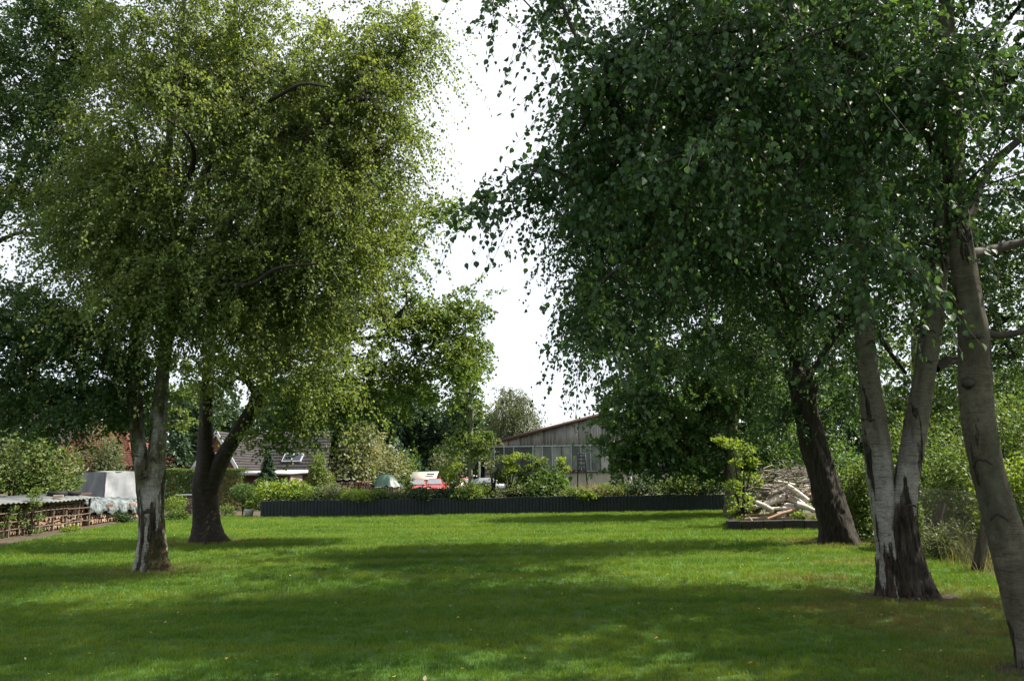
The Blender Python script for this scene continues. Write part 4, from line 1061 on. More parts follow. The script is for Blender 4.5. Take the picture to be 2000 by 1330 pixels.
# ================================================================== RAISED BED AND LOG PILE (right)
BX0 = G(1423, 1038); BY = BX0[1]
M_SLEEP = simple('dark_sleeper', [(.3, (.014, .011, .010)), (.7, (.038, .031, .028))], 6, .8, 7, (.6, 2, 2), bump=.5)
def bed():
    root = empty('raised_bed', (BX0[0], BY, 0), 'low raised bed edged with dark block sleepers under the log pile', 'bed')
    xs = [W(q, 1030, BY)[0] for q in (1423, 1448, 1492, 1532, 1572, 1618, 1660)]; rg = random.Random(1)
    for i in range(6):
        MB().box(((xs[i]+xs[i+1])/2, BY+.14+rg.uniform(-.01, .01), .13+rg.uniform(-.008, .012)), (xs[i+1]-xs[i]-.012, .26, .29), ch=.012).done('sleeper', M_SLEEP, root)
    kx = xs[0]/BY; ak = -math.atan(kx)
    for i in range(5): MB().box((xs[0]+.15+kx*(.45+i*.56), BY+.55+i*.56, .13+rg.uniform(-.008, .008)), (.24, .54, .27), rz=ak, ch=.012).done('sleeper', M_SLEEP, root)
    build('soil_fill', [(xs[0]+.15, BY+.2, .2), (xs[-1], BY+.2, .2), (xs[-1]+1, BY+3.2, .3), (xs[0]+.15+kx*3, BY+3.2, .3)], np.array([(0, 1, 2, 3)]), A_SOIL, root)
bed()
M_LOGB = barkmat('birch_log_bark', (.66, .61, .53), (.09, .07, .05), 1, len_amt=.9, low=-.07, high=-.07, dirt=.25)
M_LOGG = simple('grey_log', c2((.27, .24, .20), .6), 6, .85, 6, (1, 1, 1), bump=.3)
M_POLE = simple('peeled_pole', c2((.36, .22, .14), .7), 8, .7)
M_ENDW = simple('log_end', c2((.45, .32, .2), .8), 12, .8)
LG = 'cut logs on the pile in the raised bed'
for (a, b, r0, r1, dy0, dy1, mt, lab) in (
    ((1539, 949), (1578, 978), 5, 5.5, .9, .5, M_LOGB, 'white birch log sloping steeply down to the dark trunk, topmost on the pile'),
    ((1491, 988), (1535, 969), 6.5, 7, .9, 1.0, M_LOGB, 'thick white birch log rising to the middle of the pile, with black marks'),
    ((1535, 969), (1560, 986), 7, 6, 1.05, 1.3, M_LOGB, 'short white birch log falling away right from the thick marked log'),
    ((1477, 981), (1509, 997), 4.5, 5, .7, .45, M_LOGB, 'white birch log sloping down at the left end of the pile'),
    ((1556, 985), (1597, 1000), 7, 3.5, .5, .35, M_LOGB, 'tapered pale log pointing down beside the dark trunk, lowest of the white logs'),
    ((1500, 1013), (1554, 995), 2.8, 3.4, .3, .5, M_POLE, 'reddish brown pole slanting up from the sleeper edge'),
    ((1509, 993), (1556, 994), 3.2, 3.4, .62, .62, M_LOGB, 'thin pale log lying level in the middle of the pile'),
    ((1456, 1007), (1516, 1004), 2.4, 2.4, .8, .75, M_POLE, 'thin brown pole lying level at the left, upper of two'),
    ((1456, 1013), (1546, 1012), 2.4, 2.4, .45, .5, M_LOGG, 'long thin grey pole lying level along the sleepers'),
    ((1463, 1010), (1472, 1022), 1.6, 1.6, .2, -.03, M_POLE, 'short thin stick leaning over the sleeper edge'),
    ((1563, 959), (1590, 953), 6.5, 6.5, 1.4, 1.6, M_LOGB, 'white birch log lying high behind the dark trunk'),
    ((1503, 966), (1538, 953), 4.5, 4.5, 1.3, 1.5, M_LOGG, 'brownish grey log rising under the brushwood'),
    ((1478, 970), (1508, 969), 7, 7, 1.6, 1.7, M_LOGG, 'thick grey log lying level at the left under the brushwood'),
    ((1485, 951), (1524, 954), 7, 7.5, 2.0, 2.1, M_LOGG, 'thick grey brown log at the top left under the brushwood'),
    ((1530, 988), (1556, 991), 6.5, 6.5, .95, 1.0, M_LOGB, 'stubby pale log in the hollow behind the level thin log'),
    ((1470, 992), (1498, 984), 4.5, 4, .75, .9, M_LOGB, 'pale log half hidden by the elder shrub at the left of the pile'),
    ((1518, 1003), (1548, 1000), 3.5, 3.5, .5, .6, M_LOGG, 'short grey log under the thin level pale log'),
    ((1552, 972), (1576, 990), 3.5, 4, 1.0, .75, M_LOGB, 'slim white log lying parallel below the topmost birch log'),
    ((1497, 976), (1520, 962), 3.5, 3.5, 1.4, 1.5, M_LOGB, 'slim pale log rising behind the thick marked birch log'),
    ((1512, 940), (1552, 947), 3.5, 3, 1.7, 1.8, M_LOGB, 'slim pale branch log lying across the front of the brushwood'),
    ((1575, 967), (1600, 963), 4, 4, 1.2, 1.4, M_POLE, 'brown pole lying level behind the dark trunk')):
    p, q = W(*a, BY+.3+dy0), W(*b, BY+.3+dy1); s = ppm(BY)
    root = empty('cut_log', (p+q)/2, lab, 'log', LG)
    m = (p+q)/2+np.array([0, 0, .02]); m2 = MB(); m2.tube([p, p*.7+m*.3, m, q], [r0*s, r0*s*1.02, (r0+r1)/2*s, r1*s], 10, False); m2.done('bark', mt, root, True)
    m3 = MB(); ax = (q-p)/np.linalg.norm(q-p)
    for e, rr in ((p, r0*s), (q, r1*s)): m3.tube([e-ax*.012, e+ax*.012], rr*.97, 10)
    m3.done('cut_end', M_ENDW, root)
shrub('trailing_plant', 'small leafy plant trailing over the sleeper edge of the raised bed', 'plant', (W(1567, 1020, BY+.3)[0], BY+.35, .25), .3, .25, .2, .07, 420, L_BRIGHT, 55,
      lobe_px=[(1558, 1006, 12, 4), (1568, 1012, 10, 5), (1574, 1020, 7, 6), (1577, 1029, 5, 5), (1590, 1012, 8, 3)], tmpl=OVATE)
def brush():
    rng = np.random.default_rng(9); root = empty('brushwood_heap', W(1540, 1000, BY+1.8)*np.array([1, 1, 0]), 'heap of thin grey branches and twigs on top of the log pile', 'brushwood')
    m = MB()
    for i in range(130):
        px = rng.uniform(1475, 1600); py = rng.uniform(914, 975) if i < 85 else rng.uniform(905, 1000); Y = BY+1.1+rng.random()*1.9
        if py < 925: px = rng.uniform(1495, 1572)
        c = W(px, py, Y); l = rng.uniform(.35, 1.3); d = np.array([rng.normal(), rng.normal()*.5, rng.normal()*.22]); d /= np.linalg.norm(d); r = rng.uniform(.006, .022)
        k = rng.normal(size=3)*.05; m.tube([c-d*l/2, c-d*l*.15+k, c+d*l*.2, c+d*l/2-k], [r, r*.9, r*.75, r*.45], 5, False)
    tag(m.done('branches', simple('grey_dead_twig', [(.3, (.10, .08, .065)), (.7, (.30, .26, .22))], 5, .85), root, True), kind='stuff')
    m = MB()
    for i in range(16):
        px, py = rng.uniform(1480, 1600), rng.uniform(945, 1000); c = W(px, py, BY+1.4+rng.random()); l = rng.uniform(.5, 1.2); d = np.array([rng.normal(), rng.normal()*.4, rng.normal()*.2]); d /= np.linalg.norm(d)
        m.tube([c-d*l/2, c+d*l/2], [.04, .035], 7)
    m.done('thick_branches', M_LOGG, root, True)
brush()

# ================================================================== TREES
def PX(x, y, z):
    d = np.array([x, y, z-EYE]); k = FPX/d.dot(fw); return 1000+k*d.dot(rt), 665-k*d.dot(up)
def SB(x, y, z, r, rd, n): return (*PX(x, y, z), r/ppm(y), r*.8/ppm(y), y, rd, n)  # crown cluster placed in metres; those overhead added unseen to shade the lawn
YB = G(298, 1115)[1]; YC = G(405, 1060)[1]; YD = G(1637, 1062)[1]; YE = G(1772, 1166)[1]; YF = G(2035, 1310)[1]
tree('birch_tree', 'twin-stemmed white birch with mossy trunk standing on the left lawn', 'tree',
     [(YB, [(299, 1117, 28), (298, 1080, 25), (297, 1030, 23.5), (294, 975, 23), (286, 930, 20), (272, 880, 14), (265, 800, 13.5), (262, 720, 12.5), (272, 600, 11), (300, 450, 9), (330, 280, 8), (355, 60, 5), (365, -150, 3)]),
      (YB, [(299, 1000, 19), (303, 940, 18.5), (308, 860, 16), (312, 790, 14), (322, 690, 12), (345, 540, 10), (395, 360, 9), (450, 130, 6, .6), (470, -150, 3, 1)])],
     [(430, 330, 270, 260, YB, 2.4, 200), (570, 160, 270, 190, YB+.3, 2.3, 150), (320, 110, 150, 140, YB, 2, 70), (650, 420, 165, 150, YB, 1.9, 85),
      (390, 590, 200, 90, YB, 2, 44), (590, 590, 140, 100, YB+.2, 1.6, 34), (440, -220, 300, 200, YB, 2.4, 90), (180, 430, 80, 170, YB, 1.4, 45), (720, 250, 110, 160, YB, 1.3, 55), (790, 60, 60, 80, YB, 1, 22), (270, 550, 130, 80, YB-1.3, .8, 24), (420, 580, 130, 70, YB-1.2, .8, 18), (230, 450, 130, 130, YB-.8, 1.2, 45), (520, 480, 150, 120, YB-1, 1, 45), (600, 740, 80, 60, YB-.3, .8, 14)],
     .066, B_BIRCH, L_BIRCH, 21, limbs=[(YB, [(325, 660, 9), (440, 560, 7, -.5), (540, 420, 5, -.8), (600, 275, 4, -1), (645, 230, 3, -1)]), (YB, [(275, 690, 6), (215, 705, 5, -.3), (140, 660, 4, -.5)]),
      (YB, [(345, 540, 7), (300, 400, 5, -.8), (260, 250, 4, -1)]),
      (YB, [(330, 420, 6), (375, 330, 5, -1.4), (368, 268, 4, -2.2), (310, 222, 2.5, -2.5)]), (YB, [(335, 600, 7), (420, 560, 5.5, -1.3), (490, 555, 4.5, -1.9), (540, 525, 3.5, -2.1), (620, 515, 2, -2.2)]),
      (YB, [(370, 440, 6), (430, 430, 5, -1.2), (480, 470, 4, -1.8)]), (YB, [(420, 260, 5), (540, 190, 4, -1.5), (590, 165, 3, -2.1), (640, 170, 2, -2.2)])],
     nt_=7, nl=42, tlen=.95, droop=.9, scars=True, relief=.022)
tree('cherry_tree', 'dark-barked cherry tree with forked bent trunk behind the left birch', 'tree',
     [(YC, [(406, 1064, 29), (403, 1030, 25), (400, 980, 23), (399, 940, 22), (402, 905, 18), (402, 850, 14), (404, 780, 12), (408, 700, 11), (415, 600, 9), (430, 480, 8), (450, 350, 5)]),
      (YC, [(407, 965, 17), (420, 925, 16), (440, 885, 15), (468, 840, 14), (495, 795, 13), (515, 750, 12), (526, 700, 10), (532, 640, 8), (545, 560, 6), (570, 460, 5), (600, 380, 3)])],
     [(620, 690, 200, 90, YC, 2.3, 66), (845, 630, 95, 50, YC, 1.4, 36), (890, 700, 60, 70, YC, 1.3, 26), (915, 600, 40, 25, YC, .8, 9), (560, 570, 190, 130, YC+.5, 2.4, 60), (730, 520, 95, 110, YC, 1.8, 45),
      (440, 720, 110, 70, YC, 1.9, 22), (640, 790, 110, 60, YC-.5, 1.5, 42), (760, 760, 90, 50, YC, 1.5, 26), (790, 440, 60, 60, YC, 1.2, 16), (560, 850, 60, 30, YC-.3, 1, 10), (860, 415, 40, 20, YC, .8, 8), (330, 800, 50, 50, YC+1.5, 1.2, 9)],
     .095, B_CHERRY, L_CHERRY, 22, limbs=[(YC, [(500, 770, 6), (465, 720, 5, -.3), (430, 687, 4, -.5), (380, 640, 3, -.7)]), (YC, [(528, 690, 6), (600, 660, 5, -.4), (720, 660, 4, -.6), (850, 620, 2.5, -.6)])],
     tmpl=KITE, nt_=6, nl=26, tlen=.65, droop=.35, spread=.3, rough=.05, relief=.018)
tree('aspen_tree', 'dark airy tree at the left picture edge with bare limbs against the sky', 'tree',
     [(15.5, [(-190, 1160, 26), (-180, 1000, 20), (-160, 800, 18), (-120, 600, 15), (-70, 500, 12), (10, 400, 8), (60, 280, 6), (100, 150, 4), (130, -50, 3)])],
     [(60, 170, 120, 180, 15.5, 1.6, 105), (150, 40, 90, 110, 15.5, 1.4, 60), (70, 390, 90, 80, 15.5, 1.3, 34), (60, 660, 150, 90, 14.5, 1.6, 90), (190, 720, 90, 80, 14.5, 1.3, 36), (50, 790, 110, 65, 14.5, 1.2, 52), (190, 800, 80, 50, 14.5, 1.2, 30), (250, 740, 60, 50, 15, 1, 14), (-150, 300, 140, 350, 15.5, 2, 60), (20, 590, 70, 40, 15, 1, 16), (140, 270, 50, 120, 15.5, 1.2, 34)],
     .075, B_PALE, L_ASPEN, 23, limbs=[(15.5, [(-70, 500, 9), (0, 470, 5, -.4), (40, 455, 3, -.5), (90, 460, 2, -.6)]), (14.8, [(-150, 760, 9), (0, 640, 6), (90, 660, 5, -.2), (130, 640, 4, -.2), (140, 600, 3, -.2)])], nt_=6, nl=26, tlen=.6, droop=.4)
tree('leaning_dark_tree', 'thick dark-barked leaning tree beside the log pile', 'tree',
     [(YD, [(1640, 1066, 33), (1632, 1030, 30), (1618, 980, 28), (1603, 920, 26), (1588, 860, 25), (1573, 790, 23), (1564, 730, 22), (1556, 680, 17), (1542, 560, 17), (1530, 400, 13), (1520, 200, 9), (1515, 0, 6), (1510, -150, 3)])],
     [(1380, 420, 240, 160, YD, 2.4, 140), (1500, 620, 170, 110, YD, 2.0, 60), (1250, 560, 120, 100, YD, 1.8, 45), (1580, 230, 240, 200, YD+.5, 2.2, 90), (1270, 260, 140, 160, YD, 1.6, 22), SB(6, 14.9, 8, 2, 1.5, 46), SB(4.2, 15, 9, 1.6, 1.2, 26), (1640, 700, 90, 110, YD+.3, 1.6, 30), (1520, 800, 40, 60, YD+.5, .8, 10), (1160, 500, 60, 130, YD, 1.2, 26)],
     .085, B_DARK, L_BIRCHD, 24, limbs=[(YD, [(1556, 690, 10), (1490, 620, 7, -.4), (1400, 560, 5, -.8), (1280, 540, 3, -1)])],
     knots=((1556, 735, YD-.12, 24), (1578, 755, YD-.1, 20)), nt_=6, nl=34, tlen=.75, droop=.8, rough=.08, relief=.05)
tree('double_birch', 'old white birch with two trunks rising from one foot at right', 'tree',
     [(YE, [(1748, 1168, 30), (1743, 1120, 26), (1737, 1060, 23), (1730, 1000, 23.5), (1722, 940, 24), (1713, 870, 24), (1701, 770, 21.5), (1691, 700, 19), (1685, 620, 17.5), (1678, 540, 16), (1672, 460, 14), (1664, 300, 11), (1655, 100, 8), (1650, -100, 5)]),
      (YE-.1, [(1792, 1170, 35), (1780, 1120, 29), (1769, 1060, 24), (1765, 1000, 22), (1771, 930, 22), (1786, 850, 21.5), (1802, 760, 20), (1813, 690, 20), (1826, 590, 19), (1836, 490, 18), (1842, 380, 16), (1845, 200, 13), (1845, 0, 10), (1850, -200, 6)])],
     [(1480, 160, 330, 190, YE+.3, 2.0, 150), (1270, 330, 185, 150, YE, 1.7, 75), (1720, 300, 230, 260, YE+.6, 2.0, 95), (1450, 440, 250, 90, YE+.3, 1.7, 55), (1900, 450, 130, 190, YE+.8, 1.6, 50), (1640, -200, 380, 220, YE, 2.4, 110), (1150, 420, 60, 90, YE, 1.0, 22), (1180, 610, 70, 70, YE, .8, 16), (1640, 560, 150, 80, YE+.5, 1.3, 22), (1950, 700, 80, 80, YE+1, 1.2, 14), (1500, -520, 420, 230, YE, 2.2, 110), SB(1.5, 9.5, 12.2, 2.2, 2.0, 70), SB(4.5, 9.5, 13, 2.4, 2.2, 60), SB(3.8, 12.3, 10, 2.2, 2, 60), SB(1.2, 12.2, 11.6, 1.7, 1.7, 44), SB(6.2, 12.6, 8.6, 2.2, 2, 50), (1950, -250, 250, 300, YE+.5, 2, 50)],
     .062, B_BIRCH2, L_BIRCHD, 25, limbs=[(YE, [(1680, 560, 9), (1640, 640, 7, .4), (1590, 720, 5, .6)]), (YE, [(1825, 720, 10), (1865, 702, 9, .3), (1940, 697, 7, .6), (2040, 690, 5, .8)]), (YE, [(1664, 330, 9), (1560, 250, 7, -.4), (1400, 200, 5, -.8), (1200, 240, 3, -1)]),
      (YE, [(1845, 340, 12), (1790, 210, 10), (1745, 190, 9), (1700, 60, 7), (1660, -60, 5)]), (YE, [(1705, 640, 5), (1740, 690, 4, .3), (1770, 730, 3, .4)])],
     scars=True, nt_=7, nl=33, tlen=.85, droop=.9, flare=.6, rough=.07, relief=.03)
tree('leaning_birch', 'grey birch leaning in from the right picture edge, nearest to the camera', 'tree',
     [(YF, [(2040, 1312, 38), (2020, 1250, 35), (2001, 1180, 34), (1978, 1090, 33), (1952, 1000, 31), (1931, 920, 30), (1914, 830, 29.5), (1906, 740, 29), (1902, 660, 28), (1892, 590, 26), (1880, 510, 24), (1868, 430, 22), (1862, 330, 20), (1858, 200, 17), (1850, 50, 14), (1835, -150, 10)])],
     [(1360, 130, 230, 120, YF-.3, 1.0, 56), (1170, 250, 75, 150, YF-.2, .8, 26), (1600, 150, 250, 190, YF-.5, 1.1, 48), (1850, 250, 180, 220, YF-.5, 1.0, 30), (1350, 350, 220, 100, YF-.4, .8, 20), (1100, 20, 60, 30, YF, .6, 7), (1620, -200, 400, 180, YF, 1.5, 66), (1950, 50, 150, 150, YF, 1, 20), (1060, 360, 35, 50, YF-.1, .4, 5), (1720, 480, 160, 80, YF-.6, .7, 9), (1880, -100, 200, 150, YF, 1.2, 24), SB(1.6, 6.3, 9.6, 1.9, 1.8, 60), SB(3.6, 5.2, 10, 2, 1.8, 60), SB(.2, 7.2, 10.6, 1.7, 1.7, 50), SB(3.2, 7.6, 12, 2, 1.6, 40), (935, 395, 15, 10, YF-.1, .2, 2), (960, 0, 25, 15, YF, .3, 2), (1160, 620, 50, 80, YF+.2, .4, 7)],
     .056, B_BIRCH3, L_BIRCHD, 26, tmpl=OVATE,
     limbs=[(YF, [(1866, 450, 14), (1890, 420, 12, .2), (1930, 330, 9, .3), (2020, 250, 6, .4)]), (YF, [(1878, 500, 14), (1930, 490, 10, .2), (2010, 470, 8, .4), (2100, 450, 5, .5)]), (YF, [(1900, 640, 10), (1950, 655, 8, .2), (2030, 640, 6, .3)]), (YF, [(1862, 330, 12), (1700, 120, 8, -.3), (1500, 60, 6, -.4), (1250, 80, 4, -.4)])],
     knots=((1893, 748, YF-.07, 13), (1921, 790, YF-.07, 15)), scars=True, nt_=6, nl=19, tlen=.52, droop=1.0, spread=.18, rough=.05, relief=.012, jit=.022)
tree('ash_tree', 'leafy green tree seen behind and between the two trunks of the old double birch', 'tree',
     [(36.0, [(1800, 1040, 11), (1795, 900, 9), (1790, 760, 8), (1785, 640, 6), (1780, 500, 4)])],
     [(1780, 620, 130, 130, 36, 2.6, 60), (1900, 760, 110, 90, 36, 1.6, 45), (1690, 760, 90, 80, 36, 1.5, 34), (1640, 640, 60, 90, 36, 1.3, 20), (1960, 600, 110, 120, 36, 1.6, 36), (1790, 820, 80, 60, 36, 1.3, 24)],
     .15, B_PALE, L_SHRUB, 30, nt_=5, nl=20, tlen=.7, droop=.4, twigs=False)
YH = 8.6  # unseen birch added right of view to shade the foreground lawn
def SP(x, z, r): return (*PX(x, YH, z), r/ppm(YH))
tree('birch_tree', 'added unseen birch beyond the wire fence right of view, shading the foreground', 'tree',
     [(YH, [SP(9.6, 0, .2), SP(9.6, 2, .17), SP(9.5, 5, .13), SP(9.4, 8, .09), SP(9.3, 11, .04)])],
     [SB(9.2, 8.4, 6, 2.6, 2.6, 100), SB(11.5, 9.2, 8.5, 2.6, 2.4, 80), SB(9.0, 9, 9.5, 2.4, 2.4, 70), SB(10, 6.6, 7, 2.4, 2, 60), SB(13, 8.4, 10.5, 2.4, 2.2, 50), SB(8, 7, 4.4, 1.2, 1.2, 14), SB(11.5, 6.5, 10, 2, 2, 40)],
     .085, B_BIRCH3, L_BIRCHD, 33, nt_=6, nl=30, tlen=.7, droop=.7, twigs=False)
YG = 29.0
tree('oak_tree', 'dense dark oak beyond the wall hiding the right half of the workshop hall', 'tree',
     [(YG, [(1432, 1010, 16), (1432, 930, 14), (1428, 850, 13), (1422, 760, 11), (1420, 660, 9), (1425, 540, 6)])],
     [(1330, 760, 150, 90, YG, 2.3, 110), (1240, 830, 80, 70, YG-.5, 1.6, 55), (1400, 680, 170, 110, YG, 2.4, 80), (1260, 700, 70, 60, YG, 1.4, 26), (1500, 790, 130, 110, YG+.5, 2, 50), (1220, 900, 40, 20, YG-.5, .8, 10), (1360, 860, 110, 40, YG, 1.8, 30), (1480, 880, 60, 40, YG+1, 1.2, 20), (1320, 895, 70, 28, YG-.5, 1.2, 26), (1400, 900, 70, 40, YG+1, 1.2, 26), (1450, 540, 150, 120, YG, 2, 40)],
     .15, B_PALE, L_OAK, 27, limbs=[(YG, [(1428, 860, 6), (1370, 862, 5, -.4), (1310, 850, 3, -.8)])], nt_=6, nl=20, tlen=.7, droop=.3, twigs=False)
YY = 33.6
tree('young_tree', 'slender young tree with thin straight trunk growing behind the black wall', 'tree',
     [(YY, [(918, 985, 4.5), (919, 930, 4.2), (920, 860, 4), (921, 790, 3.5), (915, 720, 2.5), (910, 660, 1.5)])],
     [(900, 770, 50, 75, YY, 1.2, 30), (925, 710, 38, 45, YY, 1, 18), (900, 860, 45, 30, YY, 1, 12), (945, 870, 28, 30, YY, .8, 9), (860, 700, 50, 40, YY, 1, 12)],
     .13, B_PALE, L_SHRUB, 28, nt_=5, nl=20, tlen=.6, droop=.4, twigs=False, flare=.1, tip=.009)
YW = 88.0
tree('weeping_birch', 'distant weeping birch rising above the left end of the hall roof', 'tree',
     [(YW, [(1000, 960, 5), (1000, 880, 4), (998, 820, 3), (996, 760, 2)])],
     [(1000, 800, 45, 38, YW, 2.6, 60), (985, 850, 45, 30, YW, 2.6, 30), (1030, 840, 30, 25, YW, 2, 22), (996, 768, 18, 14, YW, 1.2, 10)],
     .34, B_PALE, L_GREYG, 29, tmpl=LANCE, nt_=7, nl=14, tlen=2.2, droop=1.6, spread=.6, twigs=False, tip=.02)

# ================================================================== SHRUBS
s34 = ppm(34.0)
def bedpt(px, off):   # a point on the bed behind the wall
    f = (px-508)/(1432-508); p = WL+WU*(WLEN*f)+bd*off; return np.array([p[0], p[1], .58])
bush = 'planted shrubs on the bed behind the black wall'
for i, (px, top, w, off, mt, n, upr, lf, lab) in enumerate((
    (542, 942, 44, 1.0, L_BRIGHT, 1500, 0, .13, 'bright laurel-like shrub behind the left end of the black wall'),
    (605, 958, 30, .7, L_SHRUB, 800, 0, .10, 'low green shrub behind the wall, next right of the bright laurel-like one'),
    (642, 946, 30, 1.0, L_GREYG, 900, 0, .09, 'loose greyish shrub behind the wall, below the pale covered log stack'),
    (692, 962, 36, .6, L_BRIGHT, 1100, 0, .11, 'low yellow green shrub behind the wall, below the uncovered log stack'),
    (738, 962, 32, .6, L_SHRUB, 900, 0, .10, 'low spreading shrub behind the wall, below the green tarpaulin heap'),
    (775, 966, 26, .5, L_GREYG, 700, 0, .09, 'low twiggy shrub between the green tarpaulin heap and the red cars'),
    (794, 936, 14, 1.0, L_SHRUB, 450, 1, .10, 'thin upright sapling left of the red cars'),
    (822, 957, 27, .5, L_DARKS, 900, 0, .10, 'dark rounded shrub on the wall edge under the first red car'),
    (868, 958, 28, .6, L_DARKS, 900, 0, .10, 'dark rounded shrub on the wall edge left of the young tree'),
    (884, 908, 20, 1.2, L_BRIGHT, 900, 1, .10, 'tall pale yellow green shrub right of the red cars'),
    (905, 965, 22, .4, L_SHRUB, 600, 0, .13, 'low leafy plant spilling over the wall at the young tree foot'),
    (940, 944, 30, .8, L_BRIGHT, 900, 0, .09, 'pale feathery shrub right of the young tree'),
    (962, 885, 16, 1.3, L_GREYG, 500, 1, .10, 'thin tall sapling at the corner of the hall'),
    (998, 890, 20, 1.2, L_BRIGHT, 900, 1, .12, 'tall leafy stem plant before the left hall windows'),
    (1035, 892, 20, 1.3, L_SHRUB, 800, 1, .12, 'second tall leafy stem plant, before the fourth hall pane'),
    (1042, 925, 36, 1.0, L_SHRUB, 1300, 0, .11, 'broad green shrub under the tall leafy stem plants'),
    (1076, 918, 34, 1.1, L_OAK, 1200, 0, .12, 'dense dark green shrub before the hall left of the dark iron frame'),
    (1106, 898, 15, 1.4, L_BRIGHT, 500, 1, .12, 'small bright leafy sapling before the dark iron frame'),
    (1000, 958, 34, .6, L_GREYG, 800, 0, .09, 'low greyish shrub on the wall below the left hall windows'),
    (1130, 958, 32, .6, L_SHRUB, 900, 0, .10, 'low green shrub on the wall below the dark iron frame'),
    (1210, 946, 38, .9, L_SHRUB, 1200, 0, .10, 'rounded green shrub under the bent pale pipe'),
    (1152, 972, 16, .2, L_BRIGHT, 300, 0, .13, 'small light green plant hanging over the wall in its right half'),
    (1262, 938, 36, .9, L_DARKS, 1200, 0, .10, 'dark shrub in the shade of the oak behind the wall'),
    (1312, 934, 40, .8, L_SHRUB, 1200, 0, .10, 'green shrub behind the wall, right of the dark shaded one'),
    (1366, 926, 46, .9, L_RHODO, 1400, 0, .12, 'large leathery rhododendron shrub near the right end of the wall'),
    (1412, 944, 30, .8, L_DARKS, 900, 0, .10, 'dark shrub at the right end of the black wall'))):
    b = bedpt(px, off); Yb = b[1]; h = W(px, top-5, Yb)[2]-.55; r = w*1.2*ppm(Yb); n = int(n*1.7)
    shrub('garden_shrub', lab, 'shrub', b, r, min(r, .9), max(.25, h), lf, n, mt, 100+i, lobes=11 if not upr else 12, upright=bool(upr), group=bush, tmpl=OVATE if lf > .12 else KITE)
b = bedpt(1182, .8)
def drygrass(name, label, c, rx, ry, h, n, seed, mat=L_DRY):
    rng = np.random.default_rng(seed); P = np.stack([c[0]+rx*rng.uniform(-1, 1, n), c[1]+ry*rng.uniform(-1, 1, n), np.full(n, c[2])], 1)
    P[:, :2] += rng.normal(size=(n, 2))*.2; D = rnd_unit(rng, n)*.55; D[:, 2] = 1; Nn = rnd_unit(rng, n)
    T = (np.array([(0, .01, 0), (0, -.01, 0), (.6, -.008, .06), (.6, .008, .06), (1, 0, .3)]), np.array([(0, 1, 2), (0, 2, 3), (3, 2, 4)]))
    V, F, t = leafgeo(P, D, Nn, h*(.5+.6*rng.random(n)), rng.random(n), T)
    return tag(build(name, V, F, mat, attrs={'tint': t}), label, kind='stuff')
drygrass('dry_grass', 'pale dry tall grass on the bed in front of the hall plinth', b, 1.1, .5, .75, 900, 71)

